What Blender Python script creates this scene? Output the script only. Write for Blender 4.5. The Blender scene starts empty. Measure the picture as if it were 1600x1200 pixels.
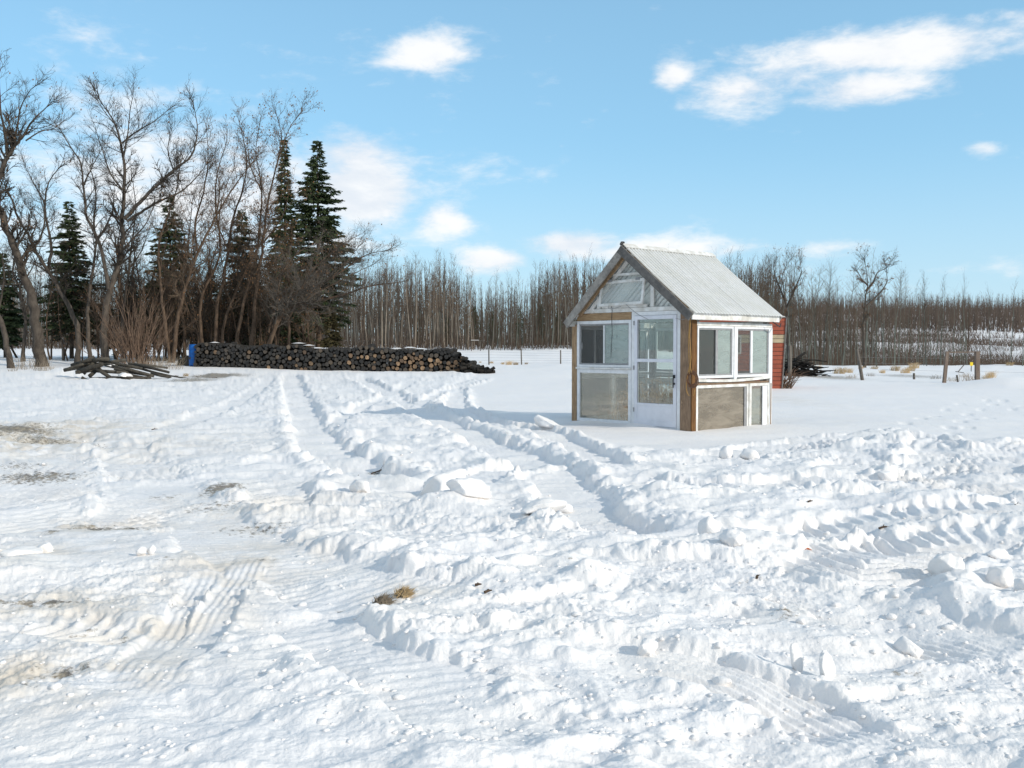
import bpy, math, random
import numpy as np
from mathutils import Vector, Matrix
random.seed(7)
rng = np.random.default_rng(7)
PI = math.pi
SC = bpy.context.scene
COL = SC.collection

# ------------------------------------------------------------------ camera, sky, sun, exposure
FPX = 1529.0; CAMH = 1.5; PITCH = math.atan(55 / FPX)
cam_d = bpy.data.cameras.new('camera'); cam = bpy.data.objects.new('camera', cam_d); COL.objects.link(cam)
cam_d.sensor_width = 36; cam_d.lens = 36 * FPX / 1600; cam_d.clip_start = 0.1; cam_d.clip_end = 6000
cam.location = (0, 0, CAMH); cam.rotation_euler = (PI / 2 - PITCH, 0, 0)
SC.camera = cam
SUN_EL = math.radians(26); SX, SY = 0.85, -0.53            # the sun stands to the right, a little behind the camera
sun_d = bpy.data.lights.new('sun', 'SUN'); sun = bpy.data.objects.new('sun', sun_d); COL.objects.link(sun)
sun_d.energy = 3.6; sun_d.angle = math.radians(0.6); sun_d.color = (1.0, 0.925, 0.80)
_n = math.hypot(SX, SY)
to_sun = Vector((SX / _n * math.cos(SUN_EL), SY / _n * math.cos(SUN_EL), math.sin(SUN_EL)))
sun.rotation_euler = to_sun.to_track_quat('Z', 'Y').to_euler()
SC.view_settings.view_transform = 'Standard'; SC.view_settings.look = 'None'
SC.view_settings.gamma = 1; SC.view_settings.use_curve_mapping = False
SC.view_settings.exposure = -0.10
SC.cycles.max_bounces = 8; SC.cycles.transparent_max_bounces = 24
SC.cycles.caustics_reflective = False; SC.cycles.caustics_refractive = False


def ray(px, py):
    v = (600 - py) / FPX
    return Vector(((px - 800) / FPX, math.cos(PITCH) + v * math.sin(PITCH), v * math.cos(PITCH) - math.sin(PITCH)))


def at(px, py, Y):
    r = ray(px, py); t = Y / r.y
    return Vector((r.x * t, Y, CAMH + r.z * t))


world = bpy.data.worlds.new('World'); SC.world = world; world.use_nodes = True
wn = world.node_tree; wn.nodes.clear()


class NT:
    """tiny helper to write node trees"""
    def __init__(s, nt): s.nt = nt
    def n(s, typ, **kw):
        nd = s.nt.nodes.new(typ)
        for k, v in kw.items():
            if k.startswith('_'): setattr(nd, k[1:], v)
        return nd
    def put(s, sock, v):
        if isinstance(v, bpy.types.NodeSocket): s.nt.links.new(v, sock)
        elif v is not None:
            if sock.type == 'RGBA' and not hasattr(v, '__len__'): v = (v, v, v, 1)
            elif sock.type == 'RGBA' and len(v) == 3: v = (*v, 1)
            sock.default_value = v
    def m(s, op, a, b=None, c=None, clamp=False):
        nd = s.nt.nodes.new('ShaderNodeMath'); nd.operation = op; nd.use_clamp = clamp
        s.put(nd.inputs[0], a)
        if b is not None: s.put(nd.inputs[1], b)
        if c is not None: s.put(nd.inputs[2], c)
        return nd.outputs[0]
    def mix(s, f, a, b, blend='MIX'):
        nd = s.nt.nodes.new('ShaderNodeMix'); nd.data_type = 'RGBA'; nd.blend_type = blend
        s.put(nd.inputs[0], f); s.put(nd.inputs[6], a); s.put(nd.inputs[7], b)
        return nd.outputs[2]
    def noise(s, vec, scale, detail=3, rough=0.5, dist=0.0):
        nd = s.nt.nodes.new('ShaderNodeTexNoise')
        if vec is not None: s.put(nd.inputs['Vector'], vec)
        nd.inputs['Scale'].default_value = scale; nd.inputs['Detail'].default_value = detail
        nd.inputs['Roughness'].default_value = rough; nd.inputs['Distortion'].default_value = dist
        return nd.outputs['Fac']
    def ramp(s, f, stops):
        nd = s.nt.nodes.new('ShaderNodeValToRGB'); e = nd.color_ramp.elements
        while len(e) < len(stops): e.new(0.5)
        for i, (p, c) in enumerate(stops):
            e[i].position = p; e[i].color = (*c, 1) if hasattr(c, '__len__') else (c, c, c, 1)
        s.put(nd.inputs[0], f)
        return nd.outputs[0]
    def maprange(s, v, a, b, c=0.0, d=1.0, smooth=True):
        nd = s.nt.nodes.new('ShaderNodeMapRange')
        if smooth: nd.interpolation_type = 'SMOOTHSTEP'
        s.put(nd.inputs[0], v)
        for i, x in enumerate((a, b, c, d)): nd.inputs[i + 1].default_value = x
        return nd.outputs[0]
    def mapping(s, vec, scale=(1, 1, 1), loc=(0, 0, 0)):
        nd = s.nt.nodes.new('ShaderNodeMapping'); s.put(nd.inputs[0], vec)
        nd.inputs['Scale'].default_value = scale; nd.inputs['Location'].default_value = loc
        return nd.outputs[0]


def build_sky():
    T = NT(wn)
    tc = T.n('ShaderNodeTexCoord'); d = tc.outputs['Generated']
    sky = wn.nodes.new('ShaderNodeTexSky'); sky.sky_type = 'NISHITA'; sky.sun_disc = False
    sky.sun_elevation = SUN_EL; sky.sun_rotation = math.atan2(SX, SY)
    sky.altitude = 700; sky.air_density = 1.0; sky.dust_density = 0.6; sky.ozone_density = 2.0
    col = T.mix(1.0, sky.outputs[0], (1.22, 1.46, 1.38), 'MULTIPLY')
    sp = T.n('ShaderNodeSeparateXYZ'); T.put(sp.inputs[0], d)
    az = T.m('ARCTAN2', sp.outputs[0], sp.outputs[1]); el = T.m('ARCSINE', sp.outputs[2])
    n1 = T.noise(T.mapping(d, (1, 1, 2.2)), 7, 7, 0.6, 0.3)
    n2 = T.noise(T.mapping(d, (1, 1, 2.6), (3, 1, 7)), 22, 6, 0.62, 0.2)
    nn = T.m('ADD', T.m('MULTIPLY', T.m('SUBTRACT', n1, 0.5), 2.4), T.m('MULTIPLY', T.m('SUBTRACT', n2, 0.5), 1.5))
    # soft cloud banks: pixel centre, half width, half height (all turned into directions), density
    banks = [(668, 84, 62, 28, 1.05), (1390, 80, 190, 32, 1.1), (1240, 98, 110, 30, .8), (1345, 138, 105, 28, 1.1), (1160, 142, 90, 34, .95), (1050, 118, 30, 24, 1.0), (1220, 120, 110, 40, .8),
             (1540, 50, 160, 34, .6),
             (120, 155, 120, 28, .55), (190, 172, 60, 20, .5), (550, 250, 95, 55, 1.2), (565, 298, 85, 55, 1.6), (628, 335, 34, 24, .75),
             (690, 343, 52, 32, .95), (610, 203, 40, 16, .5), (540, 193, 50, 16, .4), (330, 300, 330, 120, 1.0), (150, 380, 260, 90, .85),
             (60, 290, 120, 60, .5), (450, 350, 180, 80, .95), (765, 408, 60, 22, 1.15), (895, 382, 75, 22, 1.3), (1020, 390, 160, 20, 1.0),
             (1290, 388, 60, 16, .6), (600, 392, 70, 24, .5), (1537, 233, 24, 13, .75), (920, 190, 30, 14, .35), (1180, 395, 90, 20, .4), (1400, 425, 260, 16, .35)]
    dens = None
    for (px, py, rx, ry, s) in banks:
        v = ray(px, py).normalized()
        a0 = math.atan2(v.x, v.y); e0 = math.asin(v.z); ra = rx / FPX; re = ry / FPX
        da = T.m('DIVIDE', T.m('SUBTRACT', az, a0), ra); de = T.m('DIVIDE', T.m('SUBTRACT', el, e0), re)
        q = T.m('ADD', T.m('MULTIPLY', da, da), T.m('MULTIPLY', de, de))
        g = T.m('MULTIPLY', T.m('EXPONENT', T.m('MULTIPLY', q, -0.8)), s)
        dens = g if dens is None else T.m('MAXIMUM', dens, g)
    # unseen cloud round the rest of the sky, thickened to whiten its light
    n3 = T.noise(T.mapping(d, (1, 1, 2.5), (5, 2, 1)), 2.2, 3, 0.5)
    far = T.m('MULTIPLY', T.maprange(T.m('ABSOLUTE', az), 0.62, 0.8), T.maprange(n3, 0.36, 0.62, 0, 1.1))
    dens = T.m('MAXIMUM', dens, far)
    cl = T.m('ADD', dens, T.m('MULTIPLY', nn, 0.80))
    fac = T.m('MULTIPLY', T.maprange(cl, 0.28, 1.15), 0.90, clamp=True)
    shade = T.maprange(T.m('ADD', n1, T.m('MULTIPLY', n2, 0.4)), 0.55, 0.85)
    ccol = T.mix(shade, (7.2, 7.5, 8.0), (9.0, 8.9, 8.8))
    # milky band of thin haze low over the horizon
    hz = T.maprange(el, 0.0, 0.75, 0.62, 0.30)
    col = T.mix(hz, col, (3.1, 6.0, 8.6))
    col = T.mix(T.maprange(el, 0.0, 0.22, 0.50, 0.0), col, (5.8, 7.0, 8.0))
    out = T.mix(fac, col, ccol)
    bg = wn.nodes.new('ShaderNodeBackground'); T.put(bg.inputs[0], out); bg.inputs[1].default_value = 0.126
    wo = wn.nodes.new('ShaderNodeOutputWorld'); wn.links.new(bg.outputs[0], wo.inputs[0])


build_sky()
try:
    world.cycles.sampling_method = 'MANUAL'; world.cycles.sample_map_resolution = 512
except Exception: pass


# ------------------------------------------------------------------ materials
def newmat(name):
    m = bpy.data.materials.new(name); m.use_nodes = True
    T = NT(m.node_tree); b = m.node_tree.nodes['Principled BSDF']
    tc = T.n('ShaderNodeTexCoord')
    return m, T, b, tc


def bump(T, b, h, strength=0.3, dist=0.01):
    nd = T.n('ShaderNodeBump'); nd.inputs['Strength'].default_value = strength; nd.inputs['Distance'].default_value = dist
    T.put(nd.inputs['Height'], h); T.put(b.inputs['Normal'], nd.outputs[0])


def mat_simple(name, c1, c2, scale=8, rough=0.7, bumpd=0.004, stretch=(1, 1, 1), objvar=0.0, coord='Object', spec=0.3, detail=4):
    m, T, b, tc = newmat(name)
    v = T.mapping(tc.outputs[coord], stretch)
    n = T.noise(v, scale, detail, 0.6, 0.2)
    col = T.mix(T.maprange(n, 0.3, 0.7), c1, c2)
    if objvar:
        oi = T.n('ShaderNodeObjectInfo')
        col = T.mix(1.0, col, T.mix(oi.outputs['Random'], (1 - objvar,) * 3, (1 + objvar,) * 3), 'MULTIPLY')
    T.put(b.inputs['Base Color'], col)
    b.inputs['Roughness'].default_value = rough; b.inputs['Specular IOR Level'].default_value = spec
    if bumpd: bump(T, b, n, 0.6, bumpd)
    return m


def mat_snow(name, ground=False):
    m, T, b, tc = newmat(name)
    geo = T.n('ShaderNodeNewGeometry'); P = geo.outputs['Position']
    n1 = T.noise(P, 1.3, 4, 0.6); n2 = T.noise(P, 55, 5, 0.7); n3 = T.noise(P, 14, 4, 0.65)
    col = T.mix(T.maprange(n1, 0.3, 0.75), (0.815, 0.79, 0.78), (0.84, 0.806, 0.775))
    if ground:
        at_ = T.n('ShaderNodeAttribute'); at_.attribute_name = 'dirt'
        at2 = T.n('ShaderNodeAttribute'); at2.attribute_name = 'stain'
        nd = T.noise(T.mapping(P, (1, 1.0, 3)), 16, 6, 0.72)
        ns = T.noise(P, 2.4, 5, 0.65)
        st = T.m('MULTIPLY', at2.outputs['Fac'], T.maprange(ns, 0.32, 0.62))
        col = T.mix(T.m('MULTIPLY', st, 0.95, clamp=True), col, (0.55, 0.45, 0.32))
        dm = T.maprange(T.m('ADD', T.m('MULTIPLY', at_.outputs['Fac'], 1.22), T.m('MULTIPLY', T.m('SUBTRACT', nd, 0.5), 1.7)), 0.36, 0.66)
        dc = T.mix(T.maprange(n3, 0.4, 0.6), (0.085, 0.065, 0.045), (0.26, 0.205, 0.13))
        col = T.mix(T.m('MULTIPLY', dm, 0.85), col, dc)
    T.put(b.inputs['Base Color'], col)
    b.inputs['Roughness'].default_value = 0.65; b.inputs['Specular IOR Level'].default_value = 0.25
    b.inputs['Subsurface Weight'].default_value = 0.0
    h = T.m('ADD', T.m('MULTIPLY', n2, 0.35), T.m('MULTIPLY', n3, 0.65))
    bump(T, b, h, 0.5, 0.035)
    return m


def mat_glass(name, tint=(0.93, 0.97, 0.95), dust=0.12, dustcol=(0.6, 0.6, 0.56), patchy=0.0, refl=1.0):
    m = bpy.data.materials.new(name); m.use_nodes = True; nt = m.node_tree; nt.nodes.clear(); T = NT(nt)
    tc = T.n('ShaderNodeTexCoord')
    tr = T.n('ShaderNodeBsdfTransparent'); T.put(tr.inputs[0], tint)
    gl = T.n('ShaderNodeBsdfGlossy'); gl.inputs['Roughness'].default_value = 0.02; T.put(gl.inputs[0], (0.9, 0.9, 0.9))
    fr = T.n('ShaderNodeFresnel'); fr.inputs[0].default_value = 1.5
    mx = T.n('ShaderNodeMixShader'); T.put(mx.inputs[0], T.m('MULTIPLY', fr.outputs[0], 1.6 * refl, clamp=True))
    nt.links.new(tr.outputs[0], mx.inputs[1]); nt.links.new(gl.outputs[0], mx.inputs[2])
    df = T.n('ShaderNodeBsdfDiffuse'); T.put(df.inputs[0], dustcol)
    tl = T.n('ShaderNodeBsdfTranslucent'); T.put(tl.inputs[0], dustcol)
    dd = T.n('ShaderNodeMixShader'); dd.inputs[0].default_value = 0.45
    nt.links.new(df.outputs[0], dd.inputs[1]); nt.links.new(tl.outputs[0], dd.inputs[2])
    n = T.noise(T.mapping(tc.outputs['Object'], (.8, .8, 3.0)), 2.0, 5, 0.6, 0.5)
    f = T.m('ADD', dust, T.m('MULTIPLY', T.maprange(n, 0.35, 0.7), patchy), clamp=True)
    m2 = T.n('ShaderNodeMixShader'); T.put(m2.inputs[0], f)
    nt.links.new(mx.outputs[0], m2.inputs[1]); nt.links.new(dd.outputs[0], m2.inputs[2])
    o = T.n('ShaderNodeOutputMaterial'); nt.links.new(m2.outputs[0], o.inputs[0])
    return m


NW = 6                                # ribs on each roofing sheet


def mat_panel(name, tl_f=0.30, tr_f=0.06):
    """translucent corrugated plastic sheet, yellowed and dusty"""
    m = bpy.data.materials.new(name); m.use_nodes = True; nt = m.node_tree; nt.nodes.clear(); T = NT(nt)
    tc = T.n('ShaderNodeTexCoord')
    n = T.noise(T.mapping(tc.outputs['Object'], (1, 1, 1)), 2.2, 5, 0.65)
    n2 = T.noise(T.mapping(tc.outputs['Object'], (3, 25, 3)), 3, 3, 0.6)
    col = T.mix(T.maprange(n, 0.35, 0.7), (0.88, 0.88, 0.87), (0.80, 0.80, 0.76))
    col = T.mix(T.m('MULTIPLY', T.maprange(n2, 0.5, 0.72), 0.35), col, (0.5, 0.5, 0.45))
    sp = T.n('ShaderNodeSeparateXYZ'); T.put(sp.inputs[0], tc.outputs['Object'])
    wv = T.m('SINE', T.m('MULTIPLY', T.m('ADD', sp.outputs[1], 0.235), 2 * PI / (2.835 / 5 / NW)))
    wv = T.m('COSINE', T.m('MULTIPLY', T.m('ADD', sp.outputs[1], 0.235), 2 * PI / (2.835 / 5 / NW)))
    groove_shade = T.m('MULTIPLY', T.maprange(T.m('MULTIPLY', wv, -1.0), 0.15, 0.85), T.maprange(T.noise(T.mapping(tc.outputs['Object'], (1, 4, 1)), 2.5, 4, 0.6), 0.2, 0.6, 0.45, 0.95))  # shade of the corrugation painted as dark stripes in the grooves
    col = T.mix(groove_shade, col, (0.20, 0.195, 0.175))
    df = T.n('ShaderNodeBsdfDiffuse'); T.put(df.inputs[0], col)
    tl = T.n('ShaderNodeBsdfTranslucent'); T.put(tl.inputs[0], col)
    gl = T.n('ShaderNodeBsdfGlossy'); gl.inputs['Roughness'].default_value = 0.5
    tr = T.n('ShaderNodeBsdfTransparent'); T.put(tr.inputs[0], (0.85, 0.85, 0.82))
    def mx(f, a, b):
        q = T.n('ShaderNodeMixShader'); T.put(q.inputs[0], f); nt.links.new(a.outputs[0], q.inputs[1]); nt.links.new(b.outputs[0], q.inputs[2]); return q
    s = mx(tl_f, df, tl); s = mx(tr_f, s, tr)
    fr = T.n('ShaderNodeFresnel'); fr.inputs[0].default_value = 1.4
    s = mx(T.m('MULTIPLY', fr.outputs[0], 0.12), s, gl)
    o = T.n('ShaderNodeOutputMaterial'); nt.links.new(s.outputs[0], o.inputs[0])
    return m


def mat_wood(name, c1, c2, grain=(1, 1, 12), rough=0.8, objvar=0.12, crack=0.4):
    m, T, b, tc = newmat(name)
    g = T.noise(T.mapping(tc.outputs['Object'], grain), 6, 6, 0.7, 0.35)
    n = T.noise(tc.outputs['Object'], 3.1, 4, 0.6)
    col = T.mix(T.maprange(g, 0.3, 0.7), c1, c2)
    col = T.mix(T.m('MULTIPLY', T.maprange(n, 0.45, 0.75), crack), col, tuple(x * 0.45 for x in c1))
    oi = T.n('ShaderNodeObjectInfo')
    col = T.mix(1.0, col, T.mix(oi.outputs['Random'], (1 - objvar,) * 3, (1 + objvar,) * 3), 'MULTIPLY')
    T.put(b.inputs['Base Color'], col); b.inputs['Roughness'].default_value = rough; b.inputs['Specular IOR Level'].default_value = 0.2
    bump(T, b, g, 0.7, 0.006)
    return m


def mat_logend(name, cols, ring=60):
    m, T, b, tc = newmat(name)
    oi = T.n('ShaderNodeObjectInfo')
    geo = T.n('ShaderNodeNewGeometry')
    base = T.ramp(oi.outputs['Random'], cols)
    n = T.noise(geo.outputs['Position'], 24, 4, 0.65)
    col = T.mix(T.maprange(n, 0.35, 0.68), base, T.mix(1.0, base, (0.45, 0.42, 0.40), 'MULTIPLY'))
    T.put(b.inputs['Base Color'], col); b.inputs['Roughness'].default_value = 0.85
    bump(T, b, n, 0.6, 0.01)
    return m


M = {}
M['snow'] = mat_snow('snow'); M['snow_ground'] = mat_snow('trampled snow', True)
M['white'] = mat_simple('painted white frame', (0.72, 0.73, 0.75), (0.62, 0.63, 0.64), 9, 0.5, 0.0015)
M['white_old'] = mat_simple('old white paint', (0.74, 0.74, 0.73), (0.50, 0.48, 0.44), 5, 0.65, 0.003)
M['door'] = mat_simple('white door paint', (0.68, 0.69, 0.74), (0.60, 0.61, 0.66), 4, 0.42, 0.0008)
M['brown_wood'] = mat_wood('brown treated wood', (0.16, 0.105, 0.070), (0.30, 0.205, 0.135), (9, 9, .8))
M['tan_wood'] = mat_wood('tan bare lumber', (0.22, 0.145, 0.085), (0.40, 0.27, 0.16), (6, 6, 1.0))
M['amber_wood'] = mat_wood('amber stained edge', (0.085, 0.042, 0.018), (0.20, 0.10, 0.035), (9, 9, .8))
M['beam_wood'] = mat_wood('tan header beam', (0.26, 0.165, 0.09), (0.45, 0.31, 0.18), (.8, 9, 9))
M['grey_wood'] = mat_wood('weathered grey board', (0.21, 0.195, 0.18), (0.36, 0.335, 0.30), (2, 2, 2), crack=0.5)
M['dark_wood'] = mat_wood('dark weathered board', (0.10, 0.095, 0.09), (0.17, 0.16, 0.15), (2, 2, 2))
M['glass'] = mat_glass('window glass', dust=0.04, refl=.7)
M['glass_pale'] = mat_glass('pale haze and reflection glass', (0.92, 0.97, 0.96), 0.26, (0.66, 0.74, 0.71), 0.12)
M['glass_dusty'] = mat_glass('dusty glass', (0.97, 0.97, 0.93), 0.03, (0.80, 0.76, 0.64), 0.10, .5)
M['glass_mud'] = mat_glass('grimy plastic sheet', (0.85, 0.82, 0.76), 0.26, (0.50, 0.45, 0.38), 0.55, 0.7)
M['screen'] = mat_glass('insect screen', (0.80, 0.80, 0.80), 0.24, (0.28, 0.275, 0.27), 0.0, 0.0)
M['gable_glass'] = mat_glass('gable glazing', (0.97, 0.98, 0.97), 0.15, (0.88, 0.88, 0.87), 0.10, 0.04)
M['gable_white'] = mat_simple('clean white plastic', (0.82, 0.82, 0.81), (0.76, 0.76, 0.75), 3, 0.6, 0)
M['gable_shade'] = mat_simple('grey painted gap shade', (0.30, 0.31, 0.32), (0.40, 0.41, 0.42), 3, 0.7, 0)
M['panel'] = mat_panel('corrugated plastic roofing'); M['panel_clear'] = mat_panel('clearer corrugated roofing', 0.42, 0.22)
M['black'] = mat_simple('black plastic', (0.02, 0.02, 0.022), (0.03, 0.03, 0.03), 10, 0.45, 0)
M['metal'] = mat_simple('dull metal', (0.22, 0.22, 0.23), (0.3, 0.3, 0.3), 20, 0.4, 0)
M['rope'] = mat_simple('yellow cord', (0.42, 0.24, 0.07), (0.30, 0.17, 0.06), 30, 0.8, 0.001)
M['rust'] = mat_simple('rusty coil', (0.13, 0.06, 0.035), (0.22, 0.12, 0.07), 30, 0.8, 0.002)
M['red'] = mat_simple('red siding', (0.33, 0.085, 0.045), (0.26, 0.065, 0.038), 4, 0.7, 0.002, objvar=0.14)
M['beige'] = mat_simple('beige patch board', (0.42, 0.34, 0.22), (0.34, 0.27, 0.18), 4, 0.7, 0.002, objvar=0.1)
M['bark_grey'] = mat_wood('grey brown bark', (0.046, 0.037, 0.030), (0.102, 0.084, 0.068), (1, 1, .35), objvar=0.2)
M['bark_warm'] = mat_wood('warm brown bark', (0.056, 0.036, 0.024), (0.125, 0.086, 0.059), (1, 1, .35), objvar=0.2)
M['twig_dark'] = mat_simple('dark twigs', (0.033, 0.026, 0.020), (0.060, 0.048, 0.037), 1.5, 0.9, 0, objvar=0.2)
M['twig_warm'] = mat_simple('brown twigs', (0.066, 0.046, 0.032), (0.112, 0.081, 0.056), 1.5, 0.9, 0, objvar=0.2)
M['twig_grey'] = mat_simple('grey fine twigs', (0.098, 0.084, 0.070), (0.147, 0.126, 0.105), 1.5, 0.9, 0, objvar=0.2)
M['deadleaf'] = mat_simple('dead brown leaves', (0.12, 0.06, 0.03), (0.22, 0.12, 0.055), 9, 0.9, 0)
M['needles'] = mat_simple('spruce needles', (0.020, 0.036, 0.016), (0.064, 0.086, 0.034), 3, 0.8, 0, objvar=0.15)
M['needles_old'] = mat_simple('browning spruce needles', (0.05, 0.042, 0.018), (0.085, 0.07, 0.03), 3, 0.85, 0)
M['aspen'] = mat_simple('pale aspen bark', (0.180, 0.169, 0.144), (0.094, 0.086, 0.072), 1.2, 0.8, 0, (1, 1, .6), objvar=0.25)
M['aspen_sunlit'] = mat_simple('sunlit aspen bark', (0.255, 0.212, 0.166), (0.145, 0.119, 0.093), 1.2, 0.8, 0, (1, 1, .6), objvar=0.25)  # sunlight on one stand put into a paler, warmer bark colour
M['aspen_green'] = mat_simple('green grey aspen bark', (0.139, 0.150, 0.124), (0.075, 0.079, 0.068), 1.2, 0.8, 0, (1, 1, .6), objvar=0.25)
M['aspen_twig'] = mat_simple('aspen twigs', (0.075, 0.053, 0.038), (0.12, 0.088, 0.064), .4, 0.9, 0, objvar=0.25)
M['brush'] = mat_simple('brown undergrowth', (0.060, 0.042, 0.031), (0.10, 0.072, 0.052), .25, 0.9, 0)
M['far_wood'] = mat_simple('far bare wood', (0.085, 0.062, 0.05), (0.13, 0.098, 0.08), .06, 0.95, 0)
M['willow'] = mat_simple('red brown stems', (0.10, 0.062, 0.042), (0.19, 0.125, 0.085), 2, 0.8, 0)
M['grass'] = mat_simple('dry tan grass', (0.42, 0.29, 0.15), (0.56, 0.42, 0.24), 12, 0.9, 0)
M['grass_grey'] = mat_simple('dry grey weeds', (0.20, 0.16, 0.12), (0.32, 0.26, 0.19), 12, 0.9, 0)
M['blue'] = mat_simple('blue plastic', (0.006, 0.09, 0.33), (0.008, 0.11, 0.40), 6, 0.4, 0)
M['yellow'] = mat_simple('yellow paint', (0.75, 0.52, 0.02), (0.8, 0.6, 0.04), 6, 0.5, 0)
M['leaf'] = mat_simple('orange leaf', (0.50, 0.13, 0.03), (0.40, 0.09, 0.02), 30, 0.8, 0)
M['log_bark'] = mat_simple('dark log bark', (0.010, 0.009, 0.008), (0.030, 0.026, 0.022), 14, 0.9, 0.008)
M['log_end'] = mat_logend('weathered log end', [(0.0, (0.020, 0.019, 0.018)), (0.45, (0.048, 0.044, 0.040)), (0.8, (0.085, 0.074, 0.062)), (1.0, (0.19, 0.14, 0.095))])
M['log_end_tan'] = mat_logend('fresh log end', [(0.0, (0.15, 0.10, 0.065)), (0.5, (0.30, 0.19, 0.11)), (1.0, (0.48, 0.31, 0.18))])
M['pole'] = mat_wood('weathered grey pole', (0.035, 0.031, 0.026), (0.10, 0.088, 0.07), (1, 1, 1), objvar=0.35)
M['post'] = mat_wood('old fence post', (0.08, 0.07, 0.06), (0.15, 0.13, 0.11), (3, 3, .5), objvar=0.25)
M['gatepost'] = mat_wood('brown square post', (0.14, 0.105, 0.085), (0.22, 0.17, 0.135), (3, 3, .5), objvar=0.1)
M['dirt'] = mat_simple('soil clod', (0.06, 0.05, 0.038), (0.16, 0.13, 0.085), 30, 0.95, 0.01)


# ------------------------------------------------------------------ mesh helpers
class MB:
    def __init__(s): s.v = []; s.f = []; s.m = []; s.n = 0
    def add(s, vs, fs, mi=0):
        s.v.extend(vs); s.f.extend([tuple(i + s.n for i in f) for f in fs]); s.m.extend([mi] * len(fs)); s.n += len(vs)
    def box(s, x0, x1, y0, y1, z0, z1, mi=0):
        x0, x1 = sorted((x0, x1)); y0, y1 = sorted((y0, y1)); z0, z1 = sorted((z0, z1))
        s.add([(x0, y0, z0), (x1, y0, z0), (x1, y1, z0), (x0, y1, z0), (x0, y0, z1), (x1, y0, z1), (x1, y1, z1), (x0, y1, z1)],
              [(3, 2, 1, 0), (4, 5, 6, 7), (0, 1, 5, 4), (1, 2, 6, 5), (2, 3, 7, 6), (3, 0, 4, 7)], mi)
    def beam(s, p, q, w, h, up=Vector((0, 0, 1)), mi=0):
        p = Vector(p); q = Vector(q); d = (q - p).normalized(); sd = d.cross(up)
        if sd.length < 1e-4: sd = d.cross(Vector((1, 0, 0)))
        sd.normalize(); u = sd.cross(d)
        c = [sd * (a * w / 2) + u * (b * h / 2) for a, b in ((-1, -1), (1, -1), (1, 1), (-1, 1))]
        s.add([tuple(p + k) for k in c] + [tuple(q + k) for k in c], [(3, 2, 1, 0), (4, 5, 6, 7), (0, 1, 5, 4), (1, 2, 6, 5), (2, 3, 7, 6), (3, 0, 4, 7)], mi)
    def tube(s, pts, rad, k=5, cap=False, mi=0):
        """tapered tube along pts; last radius 0 closes to a point"""
        n = len(pts); vs = []; fs = []
        px, py, pz = pts[0]; qx, qy, qz = pts[-1]
        dx, dy, dz = qx - px, qy - py, qz - pz
        if abs(dz) > abs(dx) + abs(dy): ax = (1.0, 0.0, 0.0)
        else: ax = (0.0, 0.0, 1.0)
        d = Vector((dx, dy, dz))
        if d.length < 1e-9: return
        d.normalize(); e1 = d.cross(Vector(ax)).normalized(); e2 = d.cross(e1)
        cs = [(math.cos(2 * PI * i / k), math.sin(2 * PI * i / k)) for i in range(k)]
        ds = [(e1.x * c + e2.x * t, e1.y * c + e2.y * t, e1.z * c + e2.z * t) for c, t in cs]
        pointy = rad[-1] <= 0
        last = n - 1 if pointy else n
        for i in range(last):
            x, y, z = pts[i]; r = rad[i]
            for (ux, uy, uz) in ds: vs.append((x + ux * r, y + uy * r, z + uz * r))
        for i in range(last - 1):
            a = i * k; b = a + k
            for j in range(k):
                j2 = (j + 1) % k; fs.append((a + j, a + j2, b + j2, b + j))
        if pointy:
            vs.append(tuple(pts[-1])); a = (last - 1) * k; t = len(vs) - 1
            for j in range(k): fs.append((a + j, a + (j + 1) % k, t))
        elif cap: fs.append(tuple(range((last - 1) * k, last * k)))
        if cap: fs.append(tuple(reversed(range(k))))
        s.add(vs, fs, mi)
    def lathe(s, prof, k=16, mi=0, c=(0, 0)):
        vs = []; fs = []
        for (r, z) in prof:
            for i in range(k):
                a = 2 * PI * i / k; vs.append((c[0] + r * math.cos(a), c[1] + r * math.sin(a), z))
        for i in range(len(prof) - 1):
            for j in range(k): fs.append((i * k + j, i * k + (j + 1) % k, (i + 1) * k + (j + 1) % k, (i + 1) * k + j))
        fs.append(tuple(reversed(range(k)))); fs.append(tuple(range((len(prof) - 1) * k, len(prof) * k)))
        s.add(vs, fs, mi)
    def mesh(s, name, mats, smooth=False):
        me = bpy.data.meshes.new(name); me.from_pydata([tuple(v) for v in s.v], [], s.f)
        for mm in (mats if isinstance(mats, (list, tuple)) else [mats]): me.materials.append(mm)
        if any(s.m): me.polygons.foreach_set('material_index', s.m)
        if smooth: me.polygons.foreach_set('use_smooth', [True] * len(s.f))
        me.update(); return me
    def build(s, name, mats, parent=None, smooth=False, bevel=0):
        o = bpy.data.objects.new(name, s.mesh(name, mats, smooth)); COL.objects.link(o)
        if parent: o.parent = parent
        if bevel:
            bv = o.modifiers.new('bevel', 'BEVEL'); bv.width = bevel; bv.segments = 1; bv.limit_method = 'ANGLE'
        return o


def tag(o, label=None, cat=None, group=None, kind=None):
    if label: o['label'] = label
    if cat: o['category'] = cat
    if group: o['group'] = group
    if kind: o['kind'] = kind
    return o


def empty(name, loc, rz=0.0):
    o = bpy.data.objects.new(name, None); COL.objects.link(o); o.location = loc; o.rotation_euler = (0, 0, rz)
    o.empty_display_size = 0.1
    return o


def part(name, me, parent, loc=(0, 0, 0), rot=None):
    o = bpy.data.objects.new(name, me); COL.objects.link(o); o.parent = parent; o.location = loc
    if rot is not None: o.rotation_euler = rot
    return o


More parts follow.
